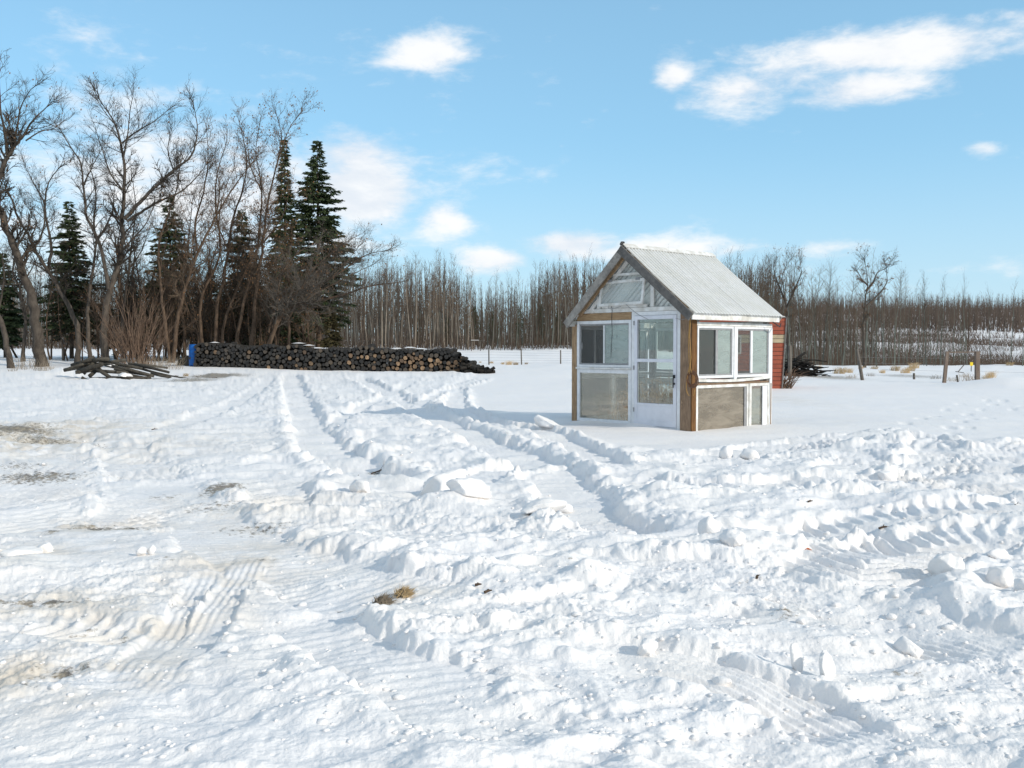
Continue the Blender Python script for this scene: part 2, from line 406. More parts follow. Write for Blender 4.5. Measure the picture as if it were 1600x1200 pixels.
# ------------------------------------------------------------------ noise (numpy)
def _hash(ix, iy, s):
    h = (ix.astype(np.int64) * 374761393 + iy.astype(np.int64) * 668265263 + s * 974711) & 0xffffffff
    h = ((h ^ (h >> 13)) * 1274126177) & 0xffffffff
    h = h ^ (h >> 16)
    return (h & 0xffffff) / float(0xffffff)


def vnoise(x, y, s=0):
    ix = np.floor(x); iy = np.floor(y); fx = x - ix; fy = y - iy
    fx = fx * fx * fx * (fx * (fx * 6 - 15) + 10); fy = fy * fy * fy * (fy * (fy * 6 - 15) + 10)
    a = _hash(ix, iy, s); b = _hash(ix + 1, iy, s); c = _hash(ix, iy + 1, s); d = _hash(ix + 1, iy + 1, s)
    return (a + (b - a) * fx) * (1 - fy) + (c + (d - c) * fx) * fy - 0.5


def fbm(x, y, s=0, o=4, g=0.5):
    r = 0; a = 1.0
    for i in range(o):
        r = r + a * vnoise(x, y, s + i * 17); ca, sa = 0.8, 0.6
        x, y = (x * ca - y * sa) * 2.03, (x * sa + y * ca) * 2.03; a *= g
    return r


def clods(x, y, cell, s, dens=0.7, rmin=0.25, rmax=0.62):
    """rounded, slightly angular lumps: the max of random domes in a jittered lattice"""
    gx = x / cell; gy = y / cell; ix = np.floor(gx); iy = np.floor(gy); best = np.zeros_like(x)
    for dx in (-1, 0, 1):
        for dy in (-1, 0, 1):
            cx = ix + dx; cy = iy + dy
            jx = cx + _hash(cx, cy, s); jy = cy + _hash(cx, cy, s + 1)
            r = rmin + (rmax - rmin) * _hash(cx, cy, s + 2) ** 1.6
            on = _hash(cx, cy, s + 3) < dens
            th = _hash(cx, cy, s + 4) * PI; el = 1.0 + 0.8 * _hash(cx, cy, s + 5)
            ux = (gx - jx); uy = (gy - jy)
            px = ux * np.cos(th) + uy * np.sin(th); py = (-ux * np.sin(th) + uy * np.cos(th)) * el
            q = 1 - (np.abs(px) ** 2.4 + np.abs(py) ** 2.4) / r ** 2.4
            tilt = 1 + 0.5 * (px * (_hash(cx, cy, s + 6) - 0.5) * 2 / r)
            hgt = np.where(on & (q > 0), (np.maximum(q, 0) ** .85) * r * .8 * tilt, 0)
            best = np.maximum(best, hgt)
    return best * cell


def sstep(a, b, x):
    t = np.clip((x - a) / (b - a), 0, 1); return t * t * (3 - 2 * t)


PLEFT = ([0, 28, 40, 50, 60, 75, 110, 200, 400, 900], [0, 0, .15, .5, .85, .95, 1.5, 3.5, 8, 12])
PMID = ([0, 28, 40, 50, 60, 73, 85, 110, 200, 400, 900], [0, 0, .14, .42, .42, .36, .55, 1.5, 3.0, 7, 11])
PRIGHT = ([0, 45, 80, 100, 125, 190, 250, 330, 400, 500, 620, 900], [0, 0, .15, -.3, -1.6, -3.0, -.9, 4.2, 8.6, 17, 25, 27])


def base(X, Y):
    X = np.asarray(X, float); Y = np.asarray(Y, float)
    Yc = np.maximum(Y, 0); t = X / np.maximum(Yc, 1.0)
    wl = sstep(-0.18, -0.30, t); wr = sstep(0.13, 0.27, t)
    z = np.interp(Yc, *PMID) * (1 - wl) * (1 - wr) + np.interp(Yc, *PLEFT) * wl + np.interp(Yc, *PRIGHT) * wr
    return z


def gnd(px, py):
    z = 0.0
    for _ in range(12):
        r = ray(px, py); 
        if r.z > -1e-4: break
        t = (z - CAMH) / r.z; z = 0.5 * z + 0.5 * float(base(r.x * t, r.y * t))
    return Vector((r.x * t, r.y * t, z))


def g2(px, py):
    p = gnd(px, py); return (p.x, p.y)


def smooth_path(pts, sub=5):
    P = [np.array(p, float) for p in pts]; P = [2 * P[0] - P[1]] + P + [2 * P[-1] - P[-2]]; out = []
    for i in range(1, len(P) - 2):
        for k in range(sub):
            t = k / sub; a, b, c, d = P[i - 1], P[i], P[i + 1], P[i + 2]
            out.append(0.5 * ((2 * b) + (-a + c) * t + (2 * a - 5 * b + 4 * c - d) * t * t + (-a + 3 * b - 3 * c + d) * t ** 3))
    out.append(P[-2]); return np.array(out)


def path_dist(X, Y, path, reach):
    """unsigned distance, signed lateral offset and arclength to a polyline, for the points within reach"""
    mn = path.min(0) - reach; mx = path.max(0) + reach
    idx = np.nonzero((X > mn[0]) & (X < mx[0]) & (Y > mn[1]) & (Y < mx[1]))[0]
    x = X[idx]; y = Y[idx]; D = np.full(x.shape, 1e9); L = np.zeros_like(x); S = np.zeros_like(x); s0 = 0
    for i in range(len(path) - 1):
        a = path[i]; d = path[i + 1] - a; l = math.hypot(*d)
        if l < 1e-6: continue
        d = d / l; ux = x - a[0]; uy = y - a[1]; t = np.clip(ux * d[0] + uy * d[1], 0, l)
        ex = ux - d[0] * t; ey = uy - d[1] * t; dd = np.hypot(ex, ey); k = dd < D
        D[k] = dd[k]; S[k] = s0 + t[k]; L[k] = (ux * d[1] - uy * d[0])[k]; s0 += l
    return idx, D, L, S, s0


# ------------------------------------------------------------------ ground
EDGE = [(738, 584), (703, 603), (700, 628), (735, 655), (800, 669), (850, 671), (900, 683), (960, 700), (1040, 712), (1120, 712), (1190, 702),
        (1300, 689), (1400, 673), (1462, 692), (1490, 722), (1540, 716), (1600, 692), (1750, 680), (2600, 660)]

#  tracks: kind, pixel path, half width m, depth, bank height, rib pitch, rib amplitude
TRACKS = [
    ('rut', [(452, 588), (462, 612), (476, 650), (500, 692), (540, 727), (600, 758)], .40, .13, .10, .085, .009),
    ('rut', [(560, 593), (610, 618), (655, 645), (705, 668), (765, 696), (830, 727), (885, 768), (930, 815), (990, 850)], .38, .13, .11, .085, .009),
    ('rut', [(715, 607), (712, 635), (745, 655), (800, 668), (850, 678), (900, 700), (960, 735)], .30, .12, .06, .085, .006),
    ('rut', [(640, 600), (600, 625), (545, 650), (520, 670)], .22, .05, .04, .1, .008),
    ('rut', [(760, 592), (700, 610), (650, 640)], .22, .05, .04, .1, .008),
    ('rut', [(420, 592), (390, 620), (330, 650), (250, 680)], .3, .04, .03, .16, .012),
    ('tread', [(1120, 725), (1180, 708), (1250, 697), (1330, 690), (1390, 684)], .46, .09, .03, .20, .050),
    ('tread', [(1385, 682), (1440, 686), (1468, 706), (1440, 728), (1380, 738), (1320, 735)], .36, .10, .05, .16, .028),
    ('tread', [(1300, 760), (1345, 725), (1320, 712), (1280, 712)], .3, .06, .04, .16, .025),
    ('tread', [(1660, 690), (1590, 708), (1530, 732), (1500, 757), (1470, 790)], .52, .10, .03, .17, .046),
    ('tread', [(1640, 740), (1570, 760), (1540, 785)], .4, .08, .05, .17, .035),
    ('tread', [(960, 760), (1050, 772), (1150, 775), (1260, 770), (1380, 768), (1460, 775)], .30, .06, .04, .20, .026),
    ('tread', [(1660, 800), (1560, 808), (1450, 815), (1330, 828), (1230, 850), (1160, 860)], .34, .08, .03, .17, .028),
    ('tread', [(1670, 850), (1560, 850), (1460, 862), (1390, 880), (1345, 915), (1330, 960)], .44, .08, .03, .15, .034),
    ('tread', [(700, 768), (800, 742), (900, 733)], .3, .05, .04, .2, .02),
    ('tread', [(185, 692), (215, 728), (228, 760)], .42, .08, .02, .15, .030),
    ('rut', [(228, 755), (275, 795), (350, 842), (430, 885), (520, 925), (640, 955), (800, 965)], .42, .05, .015, .1, .004),
    ('tread', [(90, 680), (60, 730), (30, 790), (-20, 850)], .60, .05, .02, .17, .030),
    ('tread', [(235, 778), (205, 812), (175, 842)], .36, .06, .03, .15, .030),
    ('tread', [(-40, 1000), (60, 985), (170, 1005), (260, 1020)], .2, .03, .03, .13, .018),
    ('tread', [(540, 790), (470, 800), (420, 770)], .34, .06, .06, .17, .02),
    ('long', [(402, 872), (372, 920), (330, 980), (270, 1060), (190, 1150)], .11, .012, .01, .045, .004),
    ('long', [(330, 900), (290, 960), (230, 1040), (170, 1110)], .08, .02, .01, .050, .004),
    ('long', [(880, 915), (1000, 918), (1130, 930), (1290, 962), (1450, 1000), (1640, 1060)], .30, .07, .04, .06, .008),
    ('long', [(850, 1040), (1000, 1060), (1120, 1080), (1300, 1140), (1400, 1190)], .18, .04, .04, .05, .008),
    ('long', [(640, 1082), (740, 1075), (850, 1085), (960, 1110)], .16, .03, .02, .045, .010),
    ('rut', [(430, 960), (520, 1010), (600, 1060), (680, 1110), (760, 1190)], .26, .06, .03, .1, .003),
    ('rut', [(1000, 940), (920, 960), (760, 985), (600, 1000)], .16, .035, .02, .1, .003),
    ('long', [(1010, 1160), (1180, 1180), (1300, 1215)], .2, .04, .03, .05, .01),
]
#  ridges pushed up by the blade: pixel path, width m, height m
RIDGES = [([(530, 628), (560, 660), (620, 690), (700, 715), (790, 742), (860, 790), (885, 830)], .34, .15),
          ([(420, 620), (440, 670), (470, 720), (530, 750)], .30, .10),
          ([(520, 765), (600, 770), (680, 765), (760, 790), (800, 800)], .34, .15),
          ([(560, 800), (640, 815), (720, 850), (800, 855), (885, 840), (900, 800)], .28, .15),
          ([(820, 668), (880, 678), (950, 700), (1010, 715), (1060, 740)], .32, .20),
          ([(1020, 760), (1060, 800), (1110, 845), (1135, 885), (1150, 910)], .22, .17),
          ([(1080, 715), (1140, 722), (1180, 728)], .28, .18),
          ([(1110, 745), (1220, 738), (1330, 742), (1400, 760)], .26, .13),
          ([(1060, 800), (1180, 792), (1320, 792), (1460, 795), (1620, 792)], .20, .13),
          ([(1380, 725), (1440, 740), (1520, 775)], .2, .12),
          ([(230, 750), (270, 785), (330, 820), (400, 850), (470, 880)], .18, .13),
          ([(330, 770), (360, 760), (400, 790)], .2, .12),
          ([(620, 900), (700, 880), (800, 880), (870, 900), (920, 930)], .16, .12),
          ([(560, 950), (620, 930), (660, 900)], .14, .10),
          ([(660, 960), (740, 935), (850, 950), (930, 965), (1000, 960)], .17, .11),
          ([(940, 885), (1010, 880), (1080, 905)], .17, .08),
          ([(1030, 975), (1110, 965), (1200, 985), (1260, 1010)], .14, .10),
          ([(1200, 1050), (1300, 1030), (1420, 1020), (1520, 1050)], .16, .12),
          ([(1240, 940), (1350, 930), (1450, 950), (1600, 985)], .16, .08),
          ([(1340, 925), (1450, 950), (1560, 930), (1640, 960)], .17, .12),
          ([(640, 1030), (760, 1010), (900, 1020), (1000, 1000)], .13, .09),
          ([(980, 1110), (1100, 1070), (1220, 1090), (1320, 1120), (1450, 1120)], .13, .10),
          ([(320, 1060), (420, 1045), (520, 1060), (600, 1090)], .12, .09),
          ([(-30, 910), (40, 890), (110, 880), (160, 900)], .16, .10),
          ([(440, 850), (540, 830), (600, 850), (560, 890)], .2, .10),
          ([(0, 1010), (80, 1000), (160, 1030)], .13, .07),
          ([(30, 640), (120, 620), (230, 600), (330, 590)], .6, .10)]
DIRT = [(20, 682, 75, 10, .62), (70, 688, 60, 7, .5), (60, 752, 110, 14, .50), (30, 735, 60, 10, .4), (165, 832, 70, 8, .60), (85, 843, 25, 7, .5), (150, 700, 40, 5, .4),
        (60, 955, 120, 6, .52), (350, 775, 42, 10, .62), (400, 830, 100, 16, .36), (265, 783, 60, 10, .33), (330, 800, 80, 16, .36), (95, 1075, 60, 18, .46), (60, 1098, 60, 12, .36),
        (585, 735, 16, 4, .55), (845, 700, 20, 3, .2), (340, 590, 60, 6, .66), (300, 598, 60, 4, .55), (720, 800, 22, 5, .4), (1010, 1000, 45, 10, .30), (1230, 990, 50, 14, .34),
        (1420, 1065, 60, 10, .36), (960, 855, 30, 6, .36), (920, 875, 20, 5, .34), (900, 920, 30, 8, .3), (270, 960, 40, 10, .3), (130, 1000, 30, 9, .4), (190, 1012, 26, 12, .4),
        (1160, 935, 30, 5, .32), (405, 885, 30, 6, .36), (620, 955, 60, 16, .25), (530, 968, 14, 4, .4), (1305, 590, 60, 5, .5), (1420, 588, 60, 5, .45), (250, 895, 30, 6, .35)]
STAIN = [(20, 690, 160, 40, .8), (90, 1080, 200, 60, .75), (60, 958, 170, 22, .7), (380, 890, 120, 60, .55), (420, 800, 170, 50, .3), (230, 980, 160, 60, .5), (160, 830, 120, 20, .6),
         (640, 950, 90, 30, .3), (250, 700, 160, 30, .3), (1250, 1000, 120, 30, .2), (1215, 622, 40, 14, .3), (80, 880, 120, 30, .4)]


def ell_mask(X, Y, items):
    """soft spots on the ground, from pixel ellipses turned into metres on the ground"""
    out = np.zeros_like(X)
    for (px, py, rx, ry, s) in items:
        c = gnd(px, py); l = gnd(px + rx, py); n = gnd(px, py + ry)
        ax = abs(l.x - c.x); ay = max(abs(c.y - n.y), 0.02)
        q = ((X - c.x) / ax) ** 2 + ((Y - c.y) / ay) ** 2
        k = q < 6
        out[k] = np.maximum(out[k], s * np.exp(-q[k]))
    return out


def ground_height(X, Y):
    R = np.hypot(X, Y)
    z = base(X, Y)
    wx = X + 0.35 * fbm(X * 1.1, Y * 1.1, 5, 3); wy = Y + 0.35 * fbm(X * 1.1, Y * 1.1, 9, 3)
    # undisturbed snow mask
    poly = np.array([g2(*p) for p in EDGE] + [(400, 60), (400, 900), (-60, 900), g2(600, 566), g2(738, 575)])
    inside = np.zeros(X.shape, bool); n = len(poly)
    for i in range(n):
        (x1, y1), (x2, y2) = poly[i], poly[(i + 1) % n]
        if abs(y1 - y2) < 1e-9: continue
        c = ((y1 > Y) != (y2 > Y)) & (X < (x2 - x1) * (Y - y1) / (y2 - y1) + x1); inside ^= c
    ep = smooth_path([g2(*p) for p in EDGE], 3)
    idx, D, L, S, _ = path_dist(X, Y, ep, 3.0)
    sd = np.where(inside, 3.0, -3.0); sd[idx] = np.where(inside[idx], 1, -1) * np.minimum(D, 3.0)
    calm = sstep(-0.12, 0.30, sd + 0.22 * fbm(X * 2.2, Y * 2.2, 31, 3))
    calm = np.maximum(calm, sstep(46, 50, Y))
    dist = 1 - calm
    # where the churned snow is coarse and where it is packed flat
    flat = sstep(0.0, 1.0, np.clip((-X - 0.2 * Y + 1.0) / 2.6, 0, 1)) * sstep(16, 11, Y)
    coarse = (1 - 0.60 * flat) * (0.75 + 0.9 * np.clip(fbm(X * .45, Y * .45, 77, 3) + .25, 0, 1))
    big = fbm(wx * 0.55, wy * 0.75, 3, 3) * 0.20
    mid = fbm(wx * 1.7, wy * 2.1, 13, 4, .55) * 0.15
    rid = (0.5 - np.abs(fbm(wx * 1.3 + 7, wy * 1.9, 23, 4))) * 0.13
    a_ = .5; sx_ = X * math.cos(a_) + Y * math.sin(a_); sy_ = -X * math.sin(a_) + Y * math.cos(a_)
    streak = (.3 - np.abs(fbm(sx_ * .5, sy_ * 2.1, 29, 4, .55))) * .16
    h = (big + mid + rid + streak) * coarse * .50
    # soft snow fills hollows, lumps stand proud
    lump = sstep(-0.15, 0.25, fbm(X * .9, Y * .9, 41, 3) + mid * 2)
    jx = X + 0.05 * fbm(X * 9, Y * 9, 91, 2); jy = Y + 0.05 * fbm(X * 9, Y * 9, 95, 2)
    c1 = clods(jx, jy, .42, 100, .45); c2 = clods(jx, jy, .20, 200, .55); c3 = clods(jx, jy, .10, 300, .6); c4 = clods(jx, jy, .05, 400, .6)
    near = sstep(16, 7, R); vnear = sstep(8, 4.5, R)
    cl = (0.45 * c1 * lump + 0.55 * c2 * (.35 + .65 * lump) + 0.5 * c3 * (.4 + .6 * lump) * (.35 + .65 * near) + 0.35 * c4 * vnear * (.3 + .7 * lump))
    fine = (.25 - np.abs(fbm(X * 5, Y * 5, 51, 5, .62))) * .060 + fbm(X * 24, Y * 24, 61, 4, .65) * .016 * near
    patch = sstep(-.25, .40, fbm(X * .75 + 3, Y * 1.0, 45, 3)); fine = fine * (.30 + .85 * patch); cl = cl * (.45 + .75 * patch)
    mid = mid + streak * .0
    rough = np.ones_like(X)
    extra = np.zeros_like(X)
    for pts, w, hh in RIDGES:
        pth = smooth_path([g2(*p) for p in pts], 4)
        idx, D, L, S, tot = path_dist(X, Y, pth, w * 3)
        j = D + 0.55 * w * fbm(X[idx] * 2.1, Y[idx] * 2.1, 71, 4)
        g = np.exp(-(j / w) ** 2) * sstep(0, .3, S + .2) * (0.75 + 0.9 * fbm(X[idx] * 2.2, Y[idx] * 2.2, 72, 3))
        extra[idx] += hh * g; rough[idx] = np.maximum(rough[idx], 1 + 0.9 * g)
    h = h + extra * .27 + (cl * (0.50 - .12 * near) * coarse) * rough + fine * .75
    for kind, pts, hw, dep, bank, pitch, amp in TRACKS:
        pth = smooth_path([g2(*p) for p in pts], 5)
        idx, D, L, S, tot = path_dist(X, Y, pth, hw * 2.6)
        x = X[idx]; y = Y[idx]
        wob = 0.24 * hw * fbm(x * 2.6, y * 2.6, 81, 5, .6) * 2
        t = (D + wob) / hw
        ends = sstep(-0.02, .5, S) * sstep(-0.02, .5, tot - S)
        w = sstep(1.12, 0.80, t) * ends
        if kind == 'long': rb = amp * np.clip(np.sin(2 * PI * L / pitch) * 1.6, -1, 1) * sstep(-.2, .3, fbm(x * 1.5, y * 1.5, 89, 2))
        elif kind == 'tread':
            ph = (S + 0.55 * np.abs(L) + 0.08 * fbm(x * 1.7, y * 1.7, 83, 3)) / pitch
            u_ = ph - np.floor(ph); rb = 1.15 * amp * (np.where(u_ < .62, np.sin(PI * u_ / .62) ** 1.3, 0) - .35)
            rb = rb * (0.62 + .95 * sstep(-.3, .35, fbm(x * 1.6, y * 1.6, 85, 2)))
        else:
            ph = (S + 0.2 * L) / pitch; rb = amp * np.sin(2 * PI * ph) * sstep(8, 5, np.abs(y * 0) + 0) 
        if kind == 'rut': rb = amp * np.sin(2 * PI * (S + .15 * L) / pitch)
        keep = 0.22 if kind == 'rut' else (0.10 if kind == 'tread' else .4)
        low = (big[idx] + 0.4 * mid[idx]) * coarse[idx]
        floor_ = low * (0.6 if kind == 'rut' else .8) - .62 * dep + rb + fine[idx] * .35 + keep * (h[idx] - low) * .45
        b = .36 * bank * np.exp(-((t - 1.38) / .30) ** 2) * ends * (.5 + 1.2 * np.clip(fbm(x * 3, y * 3, 87, 3) + .4, 0, 1.2))
        lumps = (0.4 * c2[idx] + .35 * c3[idx]) * np.exp(-((t - 1.35) / .4) ** 2) * ends * .5
        h[idx] = h[idx] * (1 - w) + floor_ * w + (b + lumps) * (1 - w)
        dist[idx] = np.maximum(dist[idx], np.maximum(w, .8 * np.exp(-((t - 1.2) / .5) ** 2) * ends))
    # calm wind-packed snow
    drift = fbm(X * .35, Y * .9, 55, 4) * .05 + fbm(X * 1.2, Y * 4, 57, 3) * .010 * sstep(60, 20, R)
    # drift banked up against the greenhouse door, scooped beside it
    z = z + dist * (h * .86 + .03) + (1 - dist) * drift + .02 * dist
    # a few hand placed heaps: pixel x, y, radius m, height m
    for (px, py, r, hh) in [(965, 660, .75, .17), (905, 655, .5, .08), (1010, 668, .5, .08), (100, 588, .9, .30), (60, 592, .8, .18), (150, 598, .7, .08), (112, 573, .5, .30), (705, 800, .34, .14), (1330, 700, .4, .06), (1470, 965, .3, .10),
                            (1545, 604, 1.6, .28), (1600, 606, 1.4, .2), (1525, 560, 2.5, .1), (30, 905, .3, .08)]:
        c = gnd(px, py); q = ((X - c.x) ** 2 + (Y - c.y) ** 2) / r ** 2; z = z + hh * np.exp(-q)
    # footprints over the calm snow
    for (px, py) in [(1482, 668), (1488, 676), (1493, 690), (1478, 695), (1490, 703), (1484, 712), (1500, 660), (1520, 656), (1530, 640), (1510, 646), (1545, 652), (1512, 668), (1552, 632), (1568, 626), (1540, 625), (1580, 640), (1596, 634), (1475, 640), (1460, 650), (1440, 655), (1500, 632), (1416, 662)]:
        c = gnd(px, py); q = ((X - c.x) ** 2 + ((Y - c.y) / 1.5) ** 2) / .11 ** 2; z = z - .05 * np.exp(-q * q)
    # the yard behind: gentle lumps, and bumpy brush-covered hillside
    z = z + sstep(48, 60, Y) * fbm(X * .25, Y * .25, 66, 3) * .18 + sstep(240, 300, Y) * fbm(X * .03, Y * .03, 67, 3) * 2.0
    return z


def ground_z(x, y):
    return float(ground_height(np.array([float(x)]), np.array([float(y)]))[0])


def gz_many(pts):
    a = np.array(pts, float); return ground_height(a[:, 0].copy(), a[:, 1].copy())


def build_ground():
    tt = np.linspace(-0.59, 0.59, 1040)
    inner = np.arctan(tt)
    side = np.linspace(inner[-1], 2 * PI + inner[0], 90)[1:-1]
    TH = np.concatenate([inner, side])
    pyr = np.arange(1275, 566, -1.16); rr = CAMH * FPX / (pyr - 545)
    rr = np.concatenate([np.geomspace(0.4, rr[0], 16)[:-1], rr, np.geomspace(rr[-1], 1500, 90)[1:]])
    th, r = np.meshgrid(TH, rr)
    # in view, rows run at equal depth
    c = np.where(np.abs(((th + PI) % (2 * PI)) - PI) < 0.9, 1 / np.maximum(np.cos(th), .3), 1 / math.cos(0.9) * 0 + 1.0)
    X = (r * np.sin(th)).ravel(); Y = (r * np.cos(th)).ravel()
    Z = ground_height(X, Y)
    nr, nc = r.shape
    i = np.arange(nr - 1)[:, None] * nc + np.arange(nc)[None, :]
    j = np.arange(nr - 1)[:, None] * nc + ((np.arange(nc) + 1) % nc)[None, :]
    quads = np.stack([i, i + nc, j + nc, j], -1).reshape(-1, 4)[:, ::-1]
    V = np.stack([X, Y, Z], -1)
    c0 = len(V); V = np.vstack([V, [[0, 0, float(Z[:nc].mean())]]])
    me = bpy.data.meshes.new('snow_ground')
    nq = len(quads); nt = nc
    tri = np.stack([np.full(nc, c0), (np.arange(nc) + 1) % nc, np.arange(nc)], -1)
    me.vertices.add(len(V)); me.vertices.foreach_set('co', V.astype(np.float32).ravel())
    me.loops.add(nq * 4 + nt * 3); me.loops.foreach_set('vertex_index', np.concatenate([quads.ravel(), tri.ravel()]).astype(np.int32))
    me.polygons.add(nq + nt)
    ls = np.concatenate([np.arange(nq) * 4, nq * 4 + np.arange(nt) * 3]); me.polygons.foreach_set('loop_start', ls.astype(np.int32))
    me.polygons.foreach_set('use_smooth', np.ones(nq + nt, bool))
    me.update(calc_edges=True)
    for nm, items in (('dirt', DIRT), ('stain', STAIN)):
        a = me.attributes.new(nm, 'FLOAT', 'POINT')
        a.data.foreach_set('value', np.append(ell_mask(X, Y, items), 0).astype(np.float32))
    me.materials.append(M['snow_ground'])
    o = bpy.data.objects.new('snow_ground', me); COL.objects.link(o)
    tag(o, 'snow covered yard churned by tyre tracks, rising to a snowy field and hill', kind='structure')
    return o


build_ground()

# ------------------------------------------------------------------ greenhouse
GW, GL = 3.0, 2.5                    # front width, depth; local x runs along the front (0 = near right corner), y backwards
GA = math.atan2(-0.737, 0.676)
GC = Vector((3.27, 17.75, 0.0))


class Wall:
    """boxes on a wall: s along it as seen in the photo left to right, z up, d outwards"""
    def __init__(s, side): s.side = side
    def box(s, mb, s0, s1, z0, z1, d0, d1):
        if s.side == 'front': mb.box(-GW + s0, -GW + s1, -d0, -d1, z0, z1)
        elif s.side == 'right': mb.box(d0, d1, s0, s1, z0, z1)
        elif s.side == 'left': mb.box(-GW - d0, -GW - d1, s0, s1, z0, z1)
        else: mb.box(-GW + s0, -GW + s1, GL + d0, GL + d1, z0, z1)
    def frame(s, mb, s0, s1, z0, z1, w, d0, d1, wb=None):
        wb = wb or w
        s.box(mb, s0, s0 + w, z0, z1, d0, d1); s.box(mb, s1 - w, s1, z0, z1, d0, d1)
        s.box(mb, s0 + w, s1 - w, z1 - w, z1, d0, d1); s.box(mb, s0 + w, s1 - w, z0, z0 + wb, d0, d1)


def pane(wall, s0, s1, z0, z1, d, mat, name, parent):
    mb = MB(); wall.box(mb, s0, s1, z0, z1, d, d + .004); return mb.build(name, mat, parent)


def build_greenhouse():
    G = empty('greenhouse', GC, GA)
    tag(G, 'small homemade greenhouse of old white windows with a corrugated plastic gable roof', 'greenhouse')
    f, r, l, b = Wall('front'), Wall('right'), Wall('left'), Wall('back')
    B = -0.35
    # corner posts
    def post(name, x0, x1, y0, y1, z0, z1, mat, label=None):
        mb = MB(); mb.box(x0, x1, y0, y1, z0, z1); o = mb.build(name, mat, G, bevel=.004)
        if label: o['label'] = label
        return o
    post('corner_post', -.245, -.002, -.04, .0, B, 2.19, M['brown_wood'], 'wide brown corner board')
    post('corner_post', -.24, .0, .003, .09, B, 2.06, M['amber_wood'], 'amber stained corner post')
    mb = MB(); mb.box(.002, .022, -.035, .11, B, 2.02); mb.build('corner_trim', M['amber_wood'], G, bevel=.003)
    post('corner_post', -3.0, -2.865, -.035, .09, B, 1.99, M['tan_wood'], 'tan corner post at the left end of the front')
    post('corner_post', -3.0, -2.88, GL - .09, GL, B, 1.98, M['grey_wood'])
    post('corner_post', -.10, .0, GL - .09, GL, B, 2.03, M['grey_wood'])
    # front: header beam, gable board, sill beam
    mb = MB(); f.box(mb, .138, 1.572, 2.062, 2.205, -.05, .03); mb.build('header_beam', M['beam_wood'], G, bevel=.004)
    mb = MB(); f.box(mb, .27, 2.76, 2.208, 2.285, -.03, .045); mb.build('gable_board', M['white_old'], G, bevel=.003)
    # front left upper window: frame, two sliding panes, screen, handle
    mb = MB(); f.frame(mb, .142, 1.575, 1.135, 2.055, .062, -.03, .035, .05); wf = mb.build('window', M['white'], G, bevel=.003)
    wf['label'] = 'sliding front window left of the door'
    mb = MB(); f.frame(mb, .206, 1.510, 1.188, 1.990, .028, -.02, .012); mb.build('sash', M['metal'], wf, bevel=.002)
    pane(f, .235, .86, 1.217, 1.962, -.012, M['screen'], 'insect_screen', wf)
    pane(f, .875, 1.482, 1.217, 1.962, .0, M['glass_pale'], 'glass_pane', wf)
    mb = MB(); f.box(mb, .845, .877, 1.217, 1.962, -.006, .018); mb.build('mullion', M['white'], wf)
    mb = MB(); f.box(mb, .255, .268, 1.5, 1.62, -.008, .02); mb.build('handle', M['metal'], wf)
    # sills between
    mb = MB(); f.box(mb, .13, 1.58, 1.098, 1.132, -.03, .06); mb.build('sill', M['white_old'], G, bevel=.003)
    # front left lower storm window
    mb = MB(); f.frame(mb, .142, 1.575, .05, 1.094, .075, -.03, .03, .06); wf = mb.build('window', M['white'], G, bevel=.003)
    mb = MB(); f.box(mb, .145, 1.57, B, .05, -.03, .02); mb.build('base_board', M['grey_wood'], G)
    wf['label'] = 'fixed lower front window with dusty glass'
    pane(f, .217, 1.50, .11, 1.02, -.005, M['glass_dusty'], 'glass_pane', wf)
    # front door: jambs + leaf
    mb = MB(); f.frame(mb, 1.583, 2.748, .0, 2.204, .075, -.05, .03, .04); mb.build('door_jamb', M['white'], G, bevel=.003)
    mb = MB(); f.frame(mb, 1.662, 2.669, .045, 2.126, .072, -.02, .045, .1)
    f.box(mb, 1.734, 2.597, 1.250, 1.312, -.02, .045); f.box(mb, 1.734, 2.597, .425, .475, -.02, .045)
    D = mb.build('door', M['door'], G, bevel=.003); D['label'] = 'white aluminium storm door with two panes'
    pane(f, 1.734, 2.597, 1.312, 2.054, .0, M['glass'], 'glass_pane', D)
    pane(f, 1.734, 2.597, .475, 1.250, .0, M['glass'], 'glass_pane', D)
    mb = MB(); f.box(mb, 1.732, 2.599, .143, .427, .0, .035); mb.build('kick_panel', M['door'], D, bevel=.002)
    mb = MB(); f.box(mb, 2.618, 2.648, .84, .875, .045, .075); f.box(mb, 2.622, 2.642, .78, 1.02, .075, .09); f.box(mb, 2.615, 2.652, .96, 1.02, .045, .08)
    mb.build('handle', M['black'], D, bevel=.003)
    for z in (.3, 1.1, 1.95):
        mb = MB(); f.box(mb, 1.650, 1.672, z, z + .08, .046, .058); mb.build('hinge', M['metal'], D)
    # right wall: two sliding windows over two lower ones
    mb = MB(); r.box(mb, .112, 2.56, 1.925, 1.99, -.06, .02); mb.build('header_board', M['white_old'], G, bevel=.003)
    for k, (s0, s1) in enumerate(((.115, 1.24), (1.335, 2.47))):
        mb = MB(); r.frame(mb, s0, s1, .955, 1.922, .042, -.03, .03, .05); wf = mb.build('window', M['white'], G, bevel=.003)
        wf['label'] = ('near', 'far')[k] + ' sliding window in the sunlit side wall'
        c = (s0 + s1) / 2 + (.06, -.03)[k]
        mb = MB(); r.frame(mb, s0 + .043, s1 - .043, 1.006, 1.878, .026, -.02, .012); mb.build('sash', M['metal'], wf)
        pane(r, s0 + .07, c - .02, 1.033, 1.85, -.012, M['glass'] if k == 0 else M['screen'], 'glass_pane' if k == 0 else 'insect_screen', wf)
        pane(r, c + .02, s1 - .07, 1.033, 1.85, .0, M['glass_pale'], 'glass_pane', wf)  # pale tone of the far pane stands in for a bright reflection
